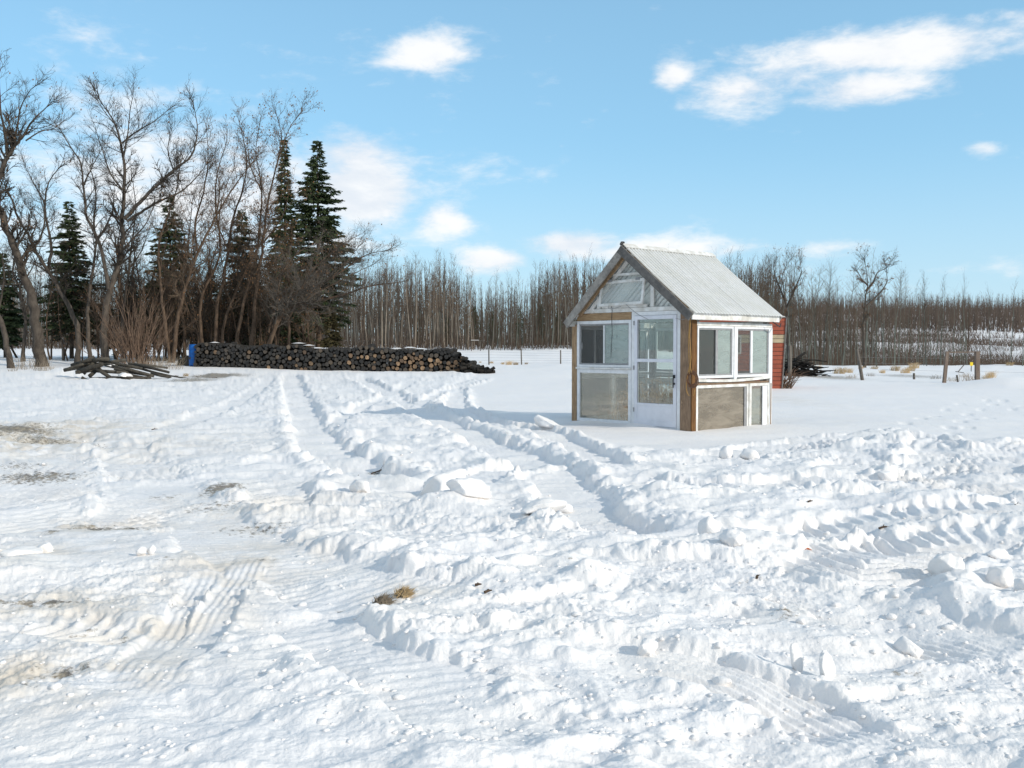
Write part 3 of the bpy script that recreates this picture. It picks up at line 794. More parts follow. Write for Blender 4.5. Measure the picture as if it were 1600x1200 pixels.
        mb = MB(); r.box(mb, c - .05, c + .02, 1.033, 1.85, -.008, .016); mb.build('mullion', M['metal'] if k == 0 else M['white'], wf)
    mb = MB(); r.box(mb, 1.243, 1.332, .90, 1.922, -.05, .045); mb.build('window_post', M['white'], G, bevel=.004)
    mb = MB(); r.box(mb, 2.473, 2.56, .0, 1.922, -.05, .03); mb.build('window_post', M['white'], G, bevel=.004)
    # sagging sill and a brown strip under it
    mb = MB()
    for i in range(8):
        t0, t1 = i / 8, (i + 1) / 8; q = lambda t: .925 - .035 * math.sin(PI * t) + .02 * t
        mb.beam((.005, .10 + t0 * 2.4, q(t0)), (.005, .10 + t1 * 2.4 + .004, q(t1)), .10, .05)
    mb.build('sill', M['white_old'], G)
    mb = MB(); r.box(mb, .10, 2.52, .835, .868, -.05, .012); mb.build('sill_strip', M['brown_wood'], G)
    mb = MB(); r.frame(mb, .09, 1.75, B, .83, .055, -.03, .028, .3); wf = mb.build('window', M['white_old'], G, bevel=.003)
    wf['label'] = 'wide lower side window with grimy plastic'
    mb = MB(); r.box(mb, .146, 1.692, -.02, .773, -.003, .001); mb.build('glass_pane', M['glass_mud'], wf)
    mb = MB(); r.box(mb, 1.62, 1.69, -.05, .77, .003, .02); mb.build('sash', M['metal'], wf)
    mb = MB(); r.frame(mb, 1.80, 2.46, B, .83, .055, -.03, .028, .3); wf = mb.build('window', M['white_old'], G, bevel=.003)
    wf['label'] = 'narrow lower side window at the far end'
    mb = MB(); r.box(mb, 1.856, 2.403, -.04, .773, -.003, .001); mb.build('glass_pane', M['glass_dusty'], wf)
    mb = MB(); r.box(mb, 2.24, 2.40, -.05, .77, .003, .02); mb.build('sash', M['white'], wf)
    mb = MB(); r.box(mb, 1.753, 1.797, B, .83, -.03, .045); mb.build('window_post', M['white_old'], G)
    mb = MB(); r.box(mb, 2.50, 2.53, B, .82, -.06, .035); mb.build('corner_trim', M['brown_wood'], G)
    # eave boards
    mb = MB(); mb.box(.135, .163, -.22, 2.59, 2.025, 2.150); mb.build('fascia', M['white_old'], G, bevel=.003)['label'] = 'white eave board over the side windows'
    mb = MB(); mb.box(-2.93, -2.905, -.22, 2.59, 1.95, 2.06); mb.build('fascia', M['white_old'], G)
    # left and back walls (seen through the glass)
    for w, ln, nm in ((l, GL, 'left'), (b, GW, 'back')):
        n = 2 if nm == 'left' else 2
        st = .10; step = (ln - .2) / n
        for k in range(n):
            s0 = st + k * step; s1 = s0 + step - .05
            mb = MB(); w.frame(mb, s0, s1, 1.0, 1.95, .05, -.02, .02); wf = mb.build('window', M['white'], G)
            c = (s0 + s1) / 2
            mb = MB(); w.box(mb, c - .025, c + .025, 1.05, 1.9, -.012, .014); mb.build('mullion', M['white'], wf)
            pane(w, s0 + .05, s1 - .05, 1.05, 1.90, -.002, M['glass'], 'glass_pane', wf)
            mb = MB(); w.frame(mb, s0, s1, -.05, .93, .05, -.02, .02); wf = mb.build('window', M['white_old'], G)
            pane(w, s0 + .05, s1 - .05, .0, .88, -.002, M['glass'], 'glass_pane', wf)
        mb = MB(); w.box(mb, .1, ln - .1, .935, .99, -.03, .03); mb.build('sill', M['white_old'], G)
        mb = MB(); w.box(mb, .1, ln - .1, 1.955, 2.05, -.03, .03); mb.build('header_board', M['white_old'], G)
        mb = MB(); w.box(mb, .1, ln - .1, B, -.055, -.03, .03); mb.build('base_board', M['grey_wood'], G)
    # ---- roof
    XR = -1.48; ZR = 3.44; XE = .15; ZE = 2.135; XL = -2.90; ZL = 2.09
    y0, y1 = -.235, 2.60
    for side in (1, -1):
        xe, ze = (XE + .05, ZE - .02) if side == 1 else (XL - .05, ZL - .02)
        dv = Vector((xe - XR, 0, ze - ZR)); L = dv.length; dv.normalize(); nv = Vector((-dv.z, 0, dv.x)) if side == 1 else Vector((dv.z, 0, -dv.x))
        if nv.z < 0: nv = -nv
        npan = 5; pw = (y1 - y0) / npan
        for k in range(npan):
            mb = MB(); nc_ = NW * 10 + 1; vs = []; fs = []
            sag = rng.uniform(-.004, .004)
            rows = 7
            for i in range(rows):
                t = i / (rows - 1); lift = .018 * math.sin(t * PI) * (-1) + sag
                for j in range(nc_):
                    yy = y0 + k * pw + pw * 1.0 * j / (nc_ - 1)
                    hgt = .0135 * math.cos(2 * PI * (yy - y0) / (pw / NW)) + lift + .030 + .002 * (k % 2)
                    p = Vector((XR, yy, ZR)) + dv * (L * t + (rng.uniform(-.006, .012) * 0 if i < rows - 1 else sag * 3)) + nv * hgt
                    vs.append(tuple(p))
            for i in range(rows - 1):
                for j in range(nc_ - 1):
                    a = i * nc_ + j; fs.append((a, a + 1, a + nc_ + 1, a + nc_))
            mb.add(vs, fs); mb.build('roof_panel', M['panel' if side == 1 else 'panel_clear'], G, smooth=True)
        # rafters and purlins under the sheets
        for yy in (.0, .62, 1.25, 1.87, 2.46):
            mb = MB(); p = Vector((XR, yy, ZR)) + dv * .05 - nv * .045; q = Vector((XR, yy, ZR)) + dv * (L - .1) - nv * .045
            mb.beam(p, q, .04, .085, nv); mb.build('rafter', M['white_old'], G)
        for t in (.12, .42, .70, .93):
            mb = MB(); c = Vector((XR, 0, ZR)) + dv * (L * t) + nv * -.014
            mb.beam(c + Vector((0, y0 + .03, 0)), c + Vector((0, y1 - .02, 0)), .07, .02, nv); mb.build('purlin', M['white_old'], G)
        # rake boards at both gable ends
        for yy, mt in ((y0 - .022, M['grey_wood'] if side == -1 else M['dark_wood']), (y1 + .022, M['grey_wood'])):
            ext = .07 if side == -1 else -.005
            p = Vector((XR, yy, ZR)) - nv * .065 + dv * (-.02 if side == 1 else .0); q = Vector((XR, yy, ZR)) + dv * (L + ext) - nv * .065
            mb = MB(); mb.beam(p, q, .038 + (.003 if side == 1 else 0), .155, nv)
            o = mb.build('rake_board', mt, G, bevel=.003)
            if yy < 0: o['label'] = 'pale weathered rake board on the left slope' if side == -1 else 'dark grey rake board on the right slope'
        # warm inner rafter at the front, under the sheets
        mb = MB(); p = Vector((XR, -.115, ZR)) - nv * .075 + dv * .06; q = Vector((XR, -.115, ZR)) - nv * .075 + dv * (L - .25)
        mb.beam(p, q, .045, .10, nv); mb.build('rafter', M['tan_wood'], G)
    for sd in (1, -1):
        mb = MB(); dvx = Vector((1.55, 0, -1.30)).normalized() if sd == 1 else Vector((-1.42, 0, -1.35)).normalized()
        nx = Vector((1.30, 0, 1.55)).normalized() if sd == 1 else Vector((-1.35, 0, 1.42)).normalized()
        c = Vector((XR, 0, ZR + .058)) + dvx * .055 + nx * (.002 * sd)
        mb.beam(c + Vector((0, y0 - .0, 0)), c + Vector((0, y1 + .03, 0)), .125, .012, nx); mb.build('ridge_cap', M['white_old'], G)
    mb = MB(); mb.tube([(XR, y0 - .05, ZR + .04), (XR, y0 - .01, ZR + .075), (XR, y0 + .05, ZR + .085)], [.022, .03, .02], 6, True); mb.build('ridge_knot', M['black'], G)
    mb = MB(); mb.beam((XR, .02, ZR - .08), (XR, GL, ZR - .08), .05, .12); mb.build('ridge_beam', M['white_old'], G)
    # ---- gables
    for gi, gy in enumerate((-.02, GL + .02)):
        sgn = -1 if gi == 0 else 1
        def tri_pt(x): return ZR - .10 - (abs(x - XR) * (ZR - ZE) / (XE - XR))
        # glazing: triangle plate with thickness
        mb = MB(); xs = [-2.60, XR, -.13]; zs = [2.27, ZR - .14, 2.27]
        if gi == 0:
            vs = [(x, gy + .002, z) for x, z in zip(xs, zs)] + [(x, gy + .007, z) for x, z in zip(xs, zs)]
        else:
            vs = [(x, gy - .002, z) for x, z in zip(xs, zs)] + [(x, gy - .007, z) for x, z in zip(xs, zs)]
        mb.add(vs, [(0, 1, 2), (5, 4, 3), (0, 3, 4, 1), (1, 4, 5, 2), (2, 5, 3, 0)]); mb.build('gable_glazing', M['gable_glass'], G)
        # boards along the slopes
        for sd in (1, -1):
            xe, ze = (XE, ZE) if sd == 1 else (XL, ZL)
            dv = Vector((xe - XR, 0, ze - ZR)).normalized(); nv = Vector((-dv.z, 0, dv.x));
            if nv.z < 0: nv = -nv
            p = Vector((XR, gy + sgn * .02, ZR)) - nv * .17 + dv * .12; q = Vector((XR, gy + sgn * .02, ZR)) - nv * .17 + dv * (1.56 if sd == -1 else 1.70)
            mb = MB(); mb.beam(p, q, .035, .07, nv); mb.build('gable_trim', M['white_old'], G)
        if gi == 0:
            for x0, x1, z0, z1 in ((-2.285, -2.20, 2.29, 2.52), (-.93, -.85, 2.29, 2.78), (-2.08, -.95, 2.905, 2.955)):
                mb = MB(); mb.box(x0, x1, gy - .012, gy - .045, z0, z1); mb.build('gable_stud', M['white_old'], G, bevel=.003)
            mb = MB(); mb.box(-2.15, -1.02, gy - .05, gy - .012, 2.29, 2.345); mb.build('gable_stud', M['white_old'], G)
        else:
            for x0 in (-2.2, -1.5, -.85):
                mb = MB(); mb.box(x0, x0 + .07, gy + .012, gy + .045, 2.29, 2.5); mb.build('gable_stud', M['white_old'], G)
    kx, kz = 1.57, ZR - ZE                         # slope run and rise
    u0 = -2.53
    for i in range(24):
        x0 = u0 + i * .125
        if x0 > -.30: break
        # from the bottom edge, parallel to the left slope, up to the right slope
        zb = 2.292; sl = (ZR - ZL) / (XR - XL); sr = (ZR - ZE) / (XE - XR)
        xe_ = (ZR - .16 + sr * XR - zb + sl * x0) / (sl + sr); ze_ = zb + sl * (xe_ - x0)
        w_ = .050 if (i % 6) < 4 else .092
        if i == 0:
            q = MB(); q.add([(-2.57, .05, zb), (XR, .05, ZR - .18), (-.17, .05, zb), (-2.57, .056, zb), (XR, .056, ZR - .18), (-.17, .056, zb)], [(0, 1, 2), (5, 4, 3), (0, 3, 4, 1), (1, 4, 5, 2), (2, 5, 3, 0)]); q.build('gable_gap_shade', M['gable_shade'], G)  # added sheet, its grey paints the shaded gaps between the slats
        mb = MB(); mb.beam((x0, .035, zb), (xe_, .035, ze_), w_, .006, Vector((0, 1, 0))); mb.build('gable_slat', M['gable_white'], G)
    # ---- hinged vent window in the gable, tilted out a little at the bottom
    V = bpy.data.objects.new('vent_window', None)
    mb = MB(); w, h, t = 1.12, .50, .055
    mb.box(0, t, -.02, .02, 0, h); mb.box(w - t, w, -.02, .02, 0, h); mb.box(t, w - t, -.02, .02, h - t, h); mb.box(t, w - t, -.02, .02, 0, t)
    vf = mb.build('vent_window', M['white_old'], G, bevel=.003); vf.location = (-2.15, -.155, 2.32); vf.rotation_euler = (math.radians(-9), math.radians(-1.0), 0)
    vf['label'] = 'framed gable vent window propped ajar'
    bpy.data.objects.remove(V)
    mb = MB(); mb.box(t, w - t, -.004, .0, t, h - t); mb.build('glass_pane', M['gable_glass'], vf)
    for x in (.2, .9):
        mb = MB(); mb.box(x, x + .1, -.03, -.018, h - .03, h + .02); mb.build('hinge', M['metal'], vf)
    mb = MB(); mb.box(-.02, .012, -.045, -.018, h - .03, h + .01); mb.build('latch', M['black'], vf)
    mb = MB(); mb.tube([(.28, -.03, .0), (.3, -.05, -.05), (.45, -.05, -.06), (.62, -.05, -.03)], [.007] * 4, 4); mb.build('latch', M['metal'], vf)
    mb = MB(); mb.tube([(.72, -.03, .01), (.86, -.05, -.08), (1.05, -.04, -.2), (1.28, .0, -.30)], [.006] * 4, 4); mb.build('prop_wire', M['metal'], vf)
    return G


G_ = build_greenhouse()
Rg = Matrix.Rotation(GA, 3, 'Z')


def gl(x, y, z): return Rg @ Vector((x, y, z)) + GC


def hung_things():
    # coil of cord and rusty wire on the near corner
    o = empty('cord_coil', gl(.06, -.07, .95), GA); tag(o, 'coil of rusty wire and yellow cord hanging on the near corner of the greenhouse', 'cord coil')
    mb = MB()
    for k in range(5):
        R_ = .085 + .012 * k; n = 18
        mb.tube([(R_ * math.cos(2 * PI * i / n + k) + .01 * k, -.02 - .008 * k + .012 * math.sin(i * .9 + k), R_ * 1.15 * math.sin(2 * PI * i / n + k)) for i in range(n + 1)], [.009] * (n + 1), 5)
    part('coil', mb.mesh('coil', M['rust'], True), o)
    mb = MB(); n = 20
    mb.tube([(.01 - .09 * math.sin(PI * i / n) - .02, -.05, .30 - .60 * math.sin(PI * .5 * i / n) * 1.0) for i in range(n + 1)] + [(.06, -.05, -.30), (.09, -.05, -.18)], [.008] * (n + 3), 5)
    mb.tube([(-.02, -.045, 1.10), (-.035, -.05, .8), (.0, -.05, .4), (-.03, -.05, .1)], [.008] * 4, 5)
    mb.tube([(-.035, -.05, 1.08), (-.06, -.05, .7), (-.04, -.05, .3), (.02, -.05, .12)], [.007] * 4, 5)
    part('cord', mb.mesh('cord', M['rope'], True), o)
    mb = MB(); mb.tube([(-.03, -.03, 1.08), (-.03, -.07, 1.1), (-.03, -.08, 1.13)], [.008, .008, .006], 5); mb.beam((-.07, -.055, 1.09), (.02, -.055, 1.13), .02, .03)
    part('hook', mb.mesh('hook', M['rust']), o)
    # wire from door to corner, wire hanging from the gable
    mb = MB(); mb.tube([gl(-.34, -.06, 2.06), gl(-.2, -.08, 2.03), gl(-.02, -.09, 2.05)], [.004] * 3, 4)
    tag(mb.build('wire', M['metal']), 'thin wire stretched from the door frame to the corner hook', 'wire')
    mb = MB(); p = [(-1.87, -.10, 2.33), (-1.85, -.10, 2.24), (-1.88, -.08, 2.10), (-1.875, -.07, 1.8), (-1.90, -.07, 1.45), (-1.905, -.07, 1.32)]
    mb.tube([gl(*q) for q in p], [.006] * 5 + [.004], 4); tag(mb.build('pull_cord', M['black']), 'thin dark cord hanging from the gable in front of the sliding window', 'cord')
    mb = MB(); mb.tube([gl(.20, 2.3, 2.02), gl(.24, 2.35, 1.98), gl(.23, 2.5, 1.93), gl(.19, 2.6, 2.0)], [.012] * 4, 5)
    tag(mb.build('bracket', M['black']), 'small dark bracket under the far end of the white eave board', 'bracket')
    # inside: bench, pots, dead weeds
    o = empty('potting_bench', gl(-1.9, 2.0, 0), GA); tag(o, 'white slatted potting bench at the back inside the greenhouse', 'bench')
    for k in range(4):
        mb = MB(); mb.box(-.9, 1.2, -.2 + .16 * k, -.06 + .16 * k, .84, .865); part('slat', mb.mesh('slat', M['white_old']), o)
    for x in (-.85, .1, 1.1):
        mb = MB(); mb.box(x, x + .06, -.18, -.12, -.1, .838); part('leg', mb.mesh('leg', M['white_old']), o)
        mb = MB(); mb.box(x, x + .06, .34, .40, -.1, .838); part('leg', mb.mesh('leg', M['white_old']), o)
    mb = MB(); mb.box(-.9, 1.2, -.205, -.18, .76, .835); part('apron', mb.mesh('apron', M['white_old']), o)
    mb = MB(); mb.box(-2.5, -.5, 1.2, 1.9, 2.07, 2.11)
    t = mb.build('loft_board', M['white_old'], None); t.location = GC; t.rotation_euler = (0, 0, GA)
    tag(t, 'white board laid across the rafters inside the greenhouse', 'board')
    mb = MB(); R2 = random.Random(3)
    for i in range(520):
        x = R2.gauss(-1.35, .65); x = min(-.3, max(-2.75, x)) ; y = R2.uniform(.15, 1.6); h = R2.uniform(.25, .9) * (0.7 + .5 * math.exp(-((x + 1.3) / .7) ** 2))
        lx, ly = R2.uniform(-.3, .3), R2.uniform(-.3, .3)
        mb.tube([(x, y, -.1), (x + lx * .3, y + ly * .3, h * .5), (x + lx, y + ly, h)], [.010, .007, 0], 3)
        for _ in range(6):
            t = R2.uniform(.4, 1); bx, by = x + lx * t * .8, y + ly * t * .8
            mb.tube([(bx, by, h * t), (bx + R2.uniform(-.12, .12), by + R2.uniform(-.12, .12), h * t + R2.uniform(-.02, .12))], [.006, 0], 3)
    t = mb.build('dead_weeds', M['weeds']); t.location = GC; t.rotation_euler = (0, 0, GA)
    tag(t, 'tangle of dead tan weeds filling the greenhouse floor', 'weeds', kind='stuff')
    mb = MB(); mb.box(-2.86, -.26, .1, 2.4, -.06, -.02)
    # soil floor
    t = mb.build('soil_floor', M['soil_straw']); t.location = GC; t.rotation_euler = (0, 0, GA); tag(t, 'bare soil floor inside the greenhouse', kind='structure')


M['soil_straw'] = mat_simple('straw littered soil', (0.10, 0.075, 0.05), (0.40, 0.31, 0.20), 9, 0.95, 0.01)
M['weeds'] = mat_simple('dead reddish weeds', (0.44, 0.25, 0.14), (0.66, 0.46, 0.29), 6, 0.9, 0)
hung_things()


# ------------------------------------------------------------------ red shed behind
def red_shed():
    p0 = gnd(1222, 607); Yd = 36.5
    o = empty('red_shed', (0, 0, 0)); tag(o, 'leaning shed with red board siding behind the greenhouse', 'shed')
    xr = at(1222, 607, Yd).x; xl = at(1086, 607, Yd).x; zt = at(1222, 496, Yd).z
    W = xr - xl; o.location = (xl, Yd, 0); lean = .055
    n = 17; hb = zt / n
    for k in range(n):
        z0 = k * hb; z1 = (k + 1) * hb - .018
        c = lean * (z0 + z1) / 2
        mt = M['beige'] if k in (11, 12) else M['red']
        mb = MB(); mb.box(c, W + c - .02, -.02 - .008 * (k % 2), .0, max(z0, -.1), z1); q = part('siding_board', mb.mesh('siding_board', mt), o)
        if k in (11, 12): q['label'] = 'beige bare siding board'
        if k == 0: pass
        mb = MB(); mb.box(W + c - .015, W + c + .008, .0, 3.0, max(z0, -.1), z1); part('siding_board', mb.mesh('siding_board', M['red']), o)
    mb = MB(); V8 = []
    for z in (-.2, zt):
        V8 += [(.02 + lean * z, .02, z), (W - .03 + lean * z, .02, z), (W - .03 + lean * z, 2.98, z), (.02 + lean * z, 2.98, z)]
    mb.add(V8, [(0, 3, 2, 1), (4, 5, 6, 7), (0, 1, 5, 4), (1, 2, 6, 5), (2, 3, 7, 6), (3, 0, 4, 7)]); part('wall_core', mb.mesh('wall_core', M['dark_wood']), o)
    mb = MB(); mb.beam((W - .01 + lean * -.1, -.04, -.1), (W - .01 + lean * zt, -.04, zt), .05, .04, Vector((0, 1, 0))); part('corner_trim', mb.mesh('corner_trim', M['dark_wood']), o)
    mb = MB(); mb.box(-.04 + lean * zt, W + lean * zt + .03, -.06, 3.05, zt - .02, zt + .02); part('roof', mb.mesh('roof', M['dark_wood']), o)
    mb = MB(); mb.box(-.02 + lean * zt, W + lean * zt - .05, .05, 3.0, zt + .022, zt + .05); part('roof_snow', mb.mesh('roof_snow', M['snow']), o)
    # small window seen through the greenhouse
    mb = MB(); mb.box(1.1, 1.7, -.06, -.03, 1.3, 2.0); w = part('window', mb.mesh('window', M['white_old']), o)
    mb = MB(); mb.box(1.16, 1.64, -.066, -.061, 1.36, 1.94); q = part('pane', mb.mesh('pane', M['black']), w)


red_shed()


# ------------------------------------------------------------------ firewood stack
def woodpile():
    A = gnd(303, 573.5); B_ = gnd(757, 583.5); A.z = B_.z = 0
    o = empty('woodpile', (A.x, A.y, 0)); tag(o, 'long low stack of dark round firewood logs along the edge of the yard', 'woodpile')
    d = (B_ - A); Lg = d.length; d.normalize(); nrm = Vector((d.y, -d.x, 0))       # towards the camera
    if nrm.y > 0: nrm = -nrm
    R3 = random.Random(11)
    protos = {}
    for cls, em in (('dark', M['log_end']), ('tan', M['log_end_tan'])):
        for v in range(4):
            mb = MB(); k = 9; vs = []; fs = []
            rs = [1 + .12 * R3.uniform(-1, 1) for _ in range(k)]; L = .42
            for z in (0, L):
                for i in range(k):
                    a = 2 * PI * i / k; vs.append((rs[i] * math.cos(a), z, rs[i] * math.sin(a)))
            mb.add(vs, [(i, (i + 1) % k, (i + 1) % k + k, i + k) for i in range(k)], 0)
            mb.add([(x * .86, y - .004, z * .86) for x, y, z in vs[:k]] + vs[:k], [tuple(range(k))] + [(i, (i + 1) % k, (i + 1) % k + k, i + k) for i in range(k)], 1)
            me = mb.mesh('log', [M['log_bark'], em]); protos[(cls, v)] = me
    logs = []
    # columns of round ends packed against each other
    s = .12
    top = lambda t: (1.0 + .07 * math.sin(t * 23) + .05 * math.sin(t * 51 + 1)) * np.interp(t, [0, .02, .12, .8, .88, .94, 1.0], [1.02, 1.18, 1.22, 1.13, 1.02, .62, .10])
    PXY = np.zeros((0, 3))
    for rad_, tries in ((.112, 900), (.098, 2600), (.085, 5200), (.072, 7000), (.058, 7000)):
        for _ in range(tries):
            q = R3.uniform(.08, Lg - .1); z = R3.uniform(.06, 1.28); r = rad_ * R3.uniform(.93, 1.07)
            if z + r * .4 > top(q / Lg): continue
            if len(PXY) and (np.hypot(PXY[:, 0] - q, PXY[:, 1] - z) < (PXY[:, 2] + r) * .95).any(): continue
            PXY = np.vstack([PXY, [[q, z, r]]]); logs.append((q, z, r, q / Lg))
    R3.shuffle(logs)
    # heights above the local ground along the stack
    ss = np.linspace(0, Lg, 60); gz = gz_many([((A + d * q).x, (A + d * q).y) for q in ss])
    ang = math.atan2(nrm.y, nrm.x) + PI / 2
    logs.sort(key=lambda q: -q[2]); 
    big = logs[:296]; rest = logs[296:]
    def style(t, z):
        tanp = .02
        if .55 < t < .72 and z < .8: tanp = .2
        if .72 < t < .92 and .1 < z < .85: tanp = .6
        if z > 1.0: tanp *= .3
        if .2 < t < .5 and z < .6: tanp = .12
        return 'tan' if R3.random() < tanp else 'dark'
    for (s, z, r, t) in big:
        c = style(t, z); g0 = float(np.interp(s, ss, gz))
        out = R3.uniform(-.05, .06)
        p = A + d * s + nrm * out
        q = part('log', protos[(c, R3.randrange(4))], o, (p.x - A.x, p.y - A.y, g0 + z - .03))
        q.rotation_euler = (R3.uniform(-.05, .05), 0, ang + R3.uniform(-.07, .07)); q.scale = (r, 1, r)
        if c == 'tan' and r > .1: q['label'] = 'fresh tan log end'
    mb = MB()
    def addlog(P, L, r, dirv, mats):
        e1 = dirv.cross(Vector((0, 0, 1))).normalized(); e2 = e1.cross(dirv); k = 8
        vs = []
        for y in (0, L):
            for i in range(k):
                a = 2 * PI * i / k; vs.append(tuple(P + dirv * y + e1 * (r * math.cos(a)) + e2 * (r * math.sin(a))))
        mb.add(vs, [(i, (i + 1) % k, (i + 1) % k + k, i + k) for i in range(k)], 0)
        mb.add(vs[:k], [tuple(range(k))], mats)
    for (s, z, r, t) in rest:
        c = style(t, z); g0 = float(np.interp(s, ss, gz)); p = A + d * s + nrm * R3.uniform(-.05, .06)
        addlog(Vector((p.x - A.x, p.y - A.y, g0 + z - .03)), .42, r, -nrm + Vector((R3.uniform(-.05, .05), 0, R3.uniform(-.05, .05))), 2 if c == 'tan' else 1)
    for back in (1, 2):                       # rows behind
        s = .1
        while s < Lg - .4:
            t = s / Lg; g0 = float(np.interp(s, ss, gz)); zz = .1
            while zz < top(t) - .12 + .1 * R3.random():
                r = R3.uniform(.075, .12); p = A + d * s - nrm * (.46 * back + R3.uniform(-.05, .05))
                addlog(Vector((p.x - A.x, p.y - A.y, g0 + zz)), .40, r, -nrm, 1); zz += .19
            s += .2
    # the slumped right end: logs lying every way
    for i in range(60):
        t = R3.uniform(.90, 1.015); hh = np.interp(t, [.9, .96, 1.02], [.95, .5, .06]); s = t * Lg
        g0 = float(np.interp(min(s, Lg), ss, gz)); dv = Vector((R3.uniform(-1, 1), R3.uniform(-1, 1), R3.uniform(-.3, .3))).normalized()
        p = A + d * s + nrm * R3.uniform(-.3, .25); addlog(Vector((p.x - A.x, p.y - A.y, g0 + hh * R3.random())), .35, R3.uniform(.05, .09), dv, 1)
    q = part('logs_behind', mb.mesh('logs_behind', [M['log_bark'], M['log_end'], M['log_end_tan']]), o); q['kind'] = 'stuff'
    # thin snow on top here and there
    for i in range(8):
        s = R3.uniform(.3, Lg * .85); t = s / Lg; g0 = float(np.interp(s, ss, gz)); ln = R3.uniform(.15, .5)
        mb = MB(); n = 7
        for j in range(1):
            P = []
            for a in range(n):
                for bq in range(5):
                    u = a / (n - 1) * 2 - 1; v = bq / 4 * 2 - 1
                    hh = .05 * max(0, 1 - u * u) * max(0, 1 - v * v) + .004 * R3.random()
                    pt = A + d * (s + u * ln) - nrm * (.45 + v * .22); P.append((pt.x - A.x, pt.y - A.y, g0 + top(t) + .02 + hh))
            mb.add(P, [(a * 5 + bq, a * 5 + bq + 1, (a + 1) * 5 + bq + 1, (a + 1) * 5 + bq) for a in range(n - 1) for bq in range(4)])
        part('snow_patch', mb.mesh('snow_patch', M['snow'], True), o)
    # blue barrel standing behind the left end, dark stumps in front of it
    P = A + d * (-.22) - nrm * .35; g0 = ground_z(P.x, P.y)
    b = empty('blue_barrel', (P.x, P.y, g0)); tag(b, 'blue plastic barrel standing at the left end of the woodpile', 'barrel')
    mb = MB(); rr_ = .27; mb.lathe([(rr_ * .93, .02), (rr_, .08), (rr_, .30), (rr_ * 1.05, .33), (rr_, .36), (rr_, .68), (rr_ * 1.05, .71), (rr_, .74), (rr_, 1.02), (rr_ * .95, 1.1), (rr_ * .9, 1.12)], 20)
    part('body', mb.mesh('body', M['blue'], True), b)
    mb = MB(); mb.lathe([(rr_ * .97, 1.121), (rr_ * .97, 1.15), (rr_ * .9, 1.155)], 20); part('rim', mb.mesh('rim', M['blue'], True), b)
    for i, (px, py, h, r, lb) in enumerate(((283, 571, .34, .20, 'squat black log stump left of the woodpile beside the willow shrub'), (293, 572, .55, .13, 'upright grey log standing against the left end of the woodpile'), (301, 573, .5, .12, 'upright brown log just in front of the blue barrel'))):
        p = gnd(px, py); mb = MB(); k = 9
        mb.lathe([(r * 1.1, -.1), (r, .1), (r * .97, h)], k); t = mb.build('stump', M['log_bark'] if i == 0 else M['bark_grey']); t.location = (p.x, p.y, ground_z(p.x, p.y)); t.rotation_euler = (.06 * i, .1 - .1 * i, 0)
        tag(t, lb, 'stump')


woodpile()


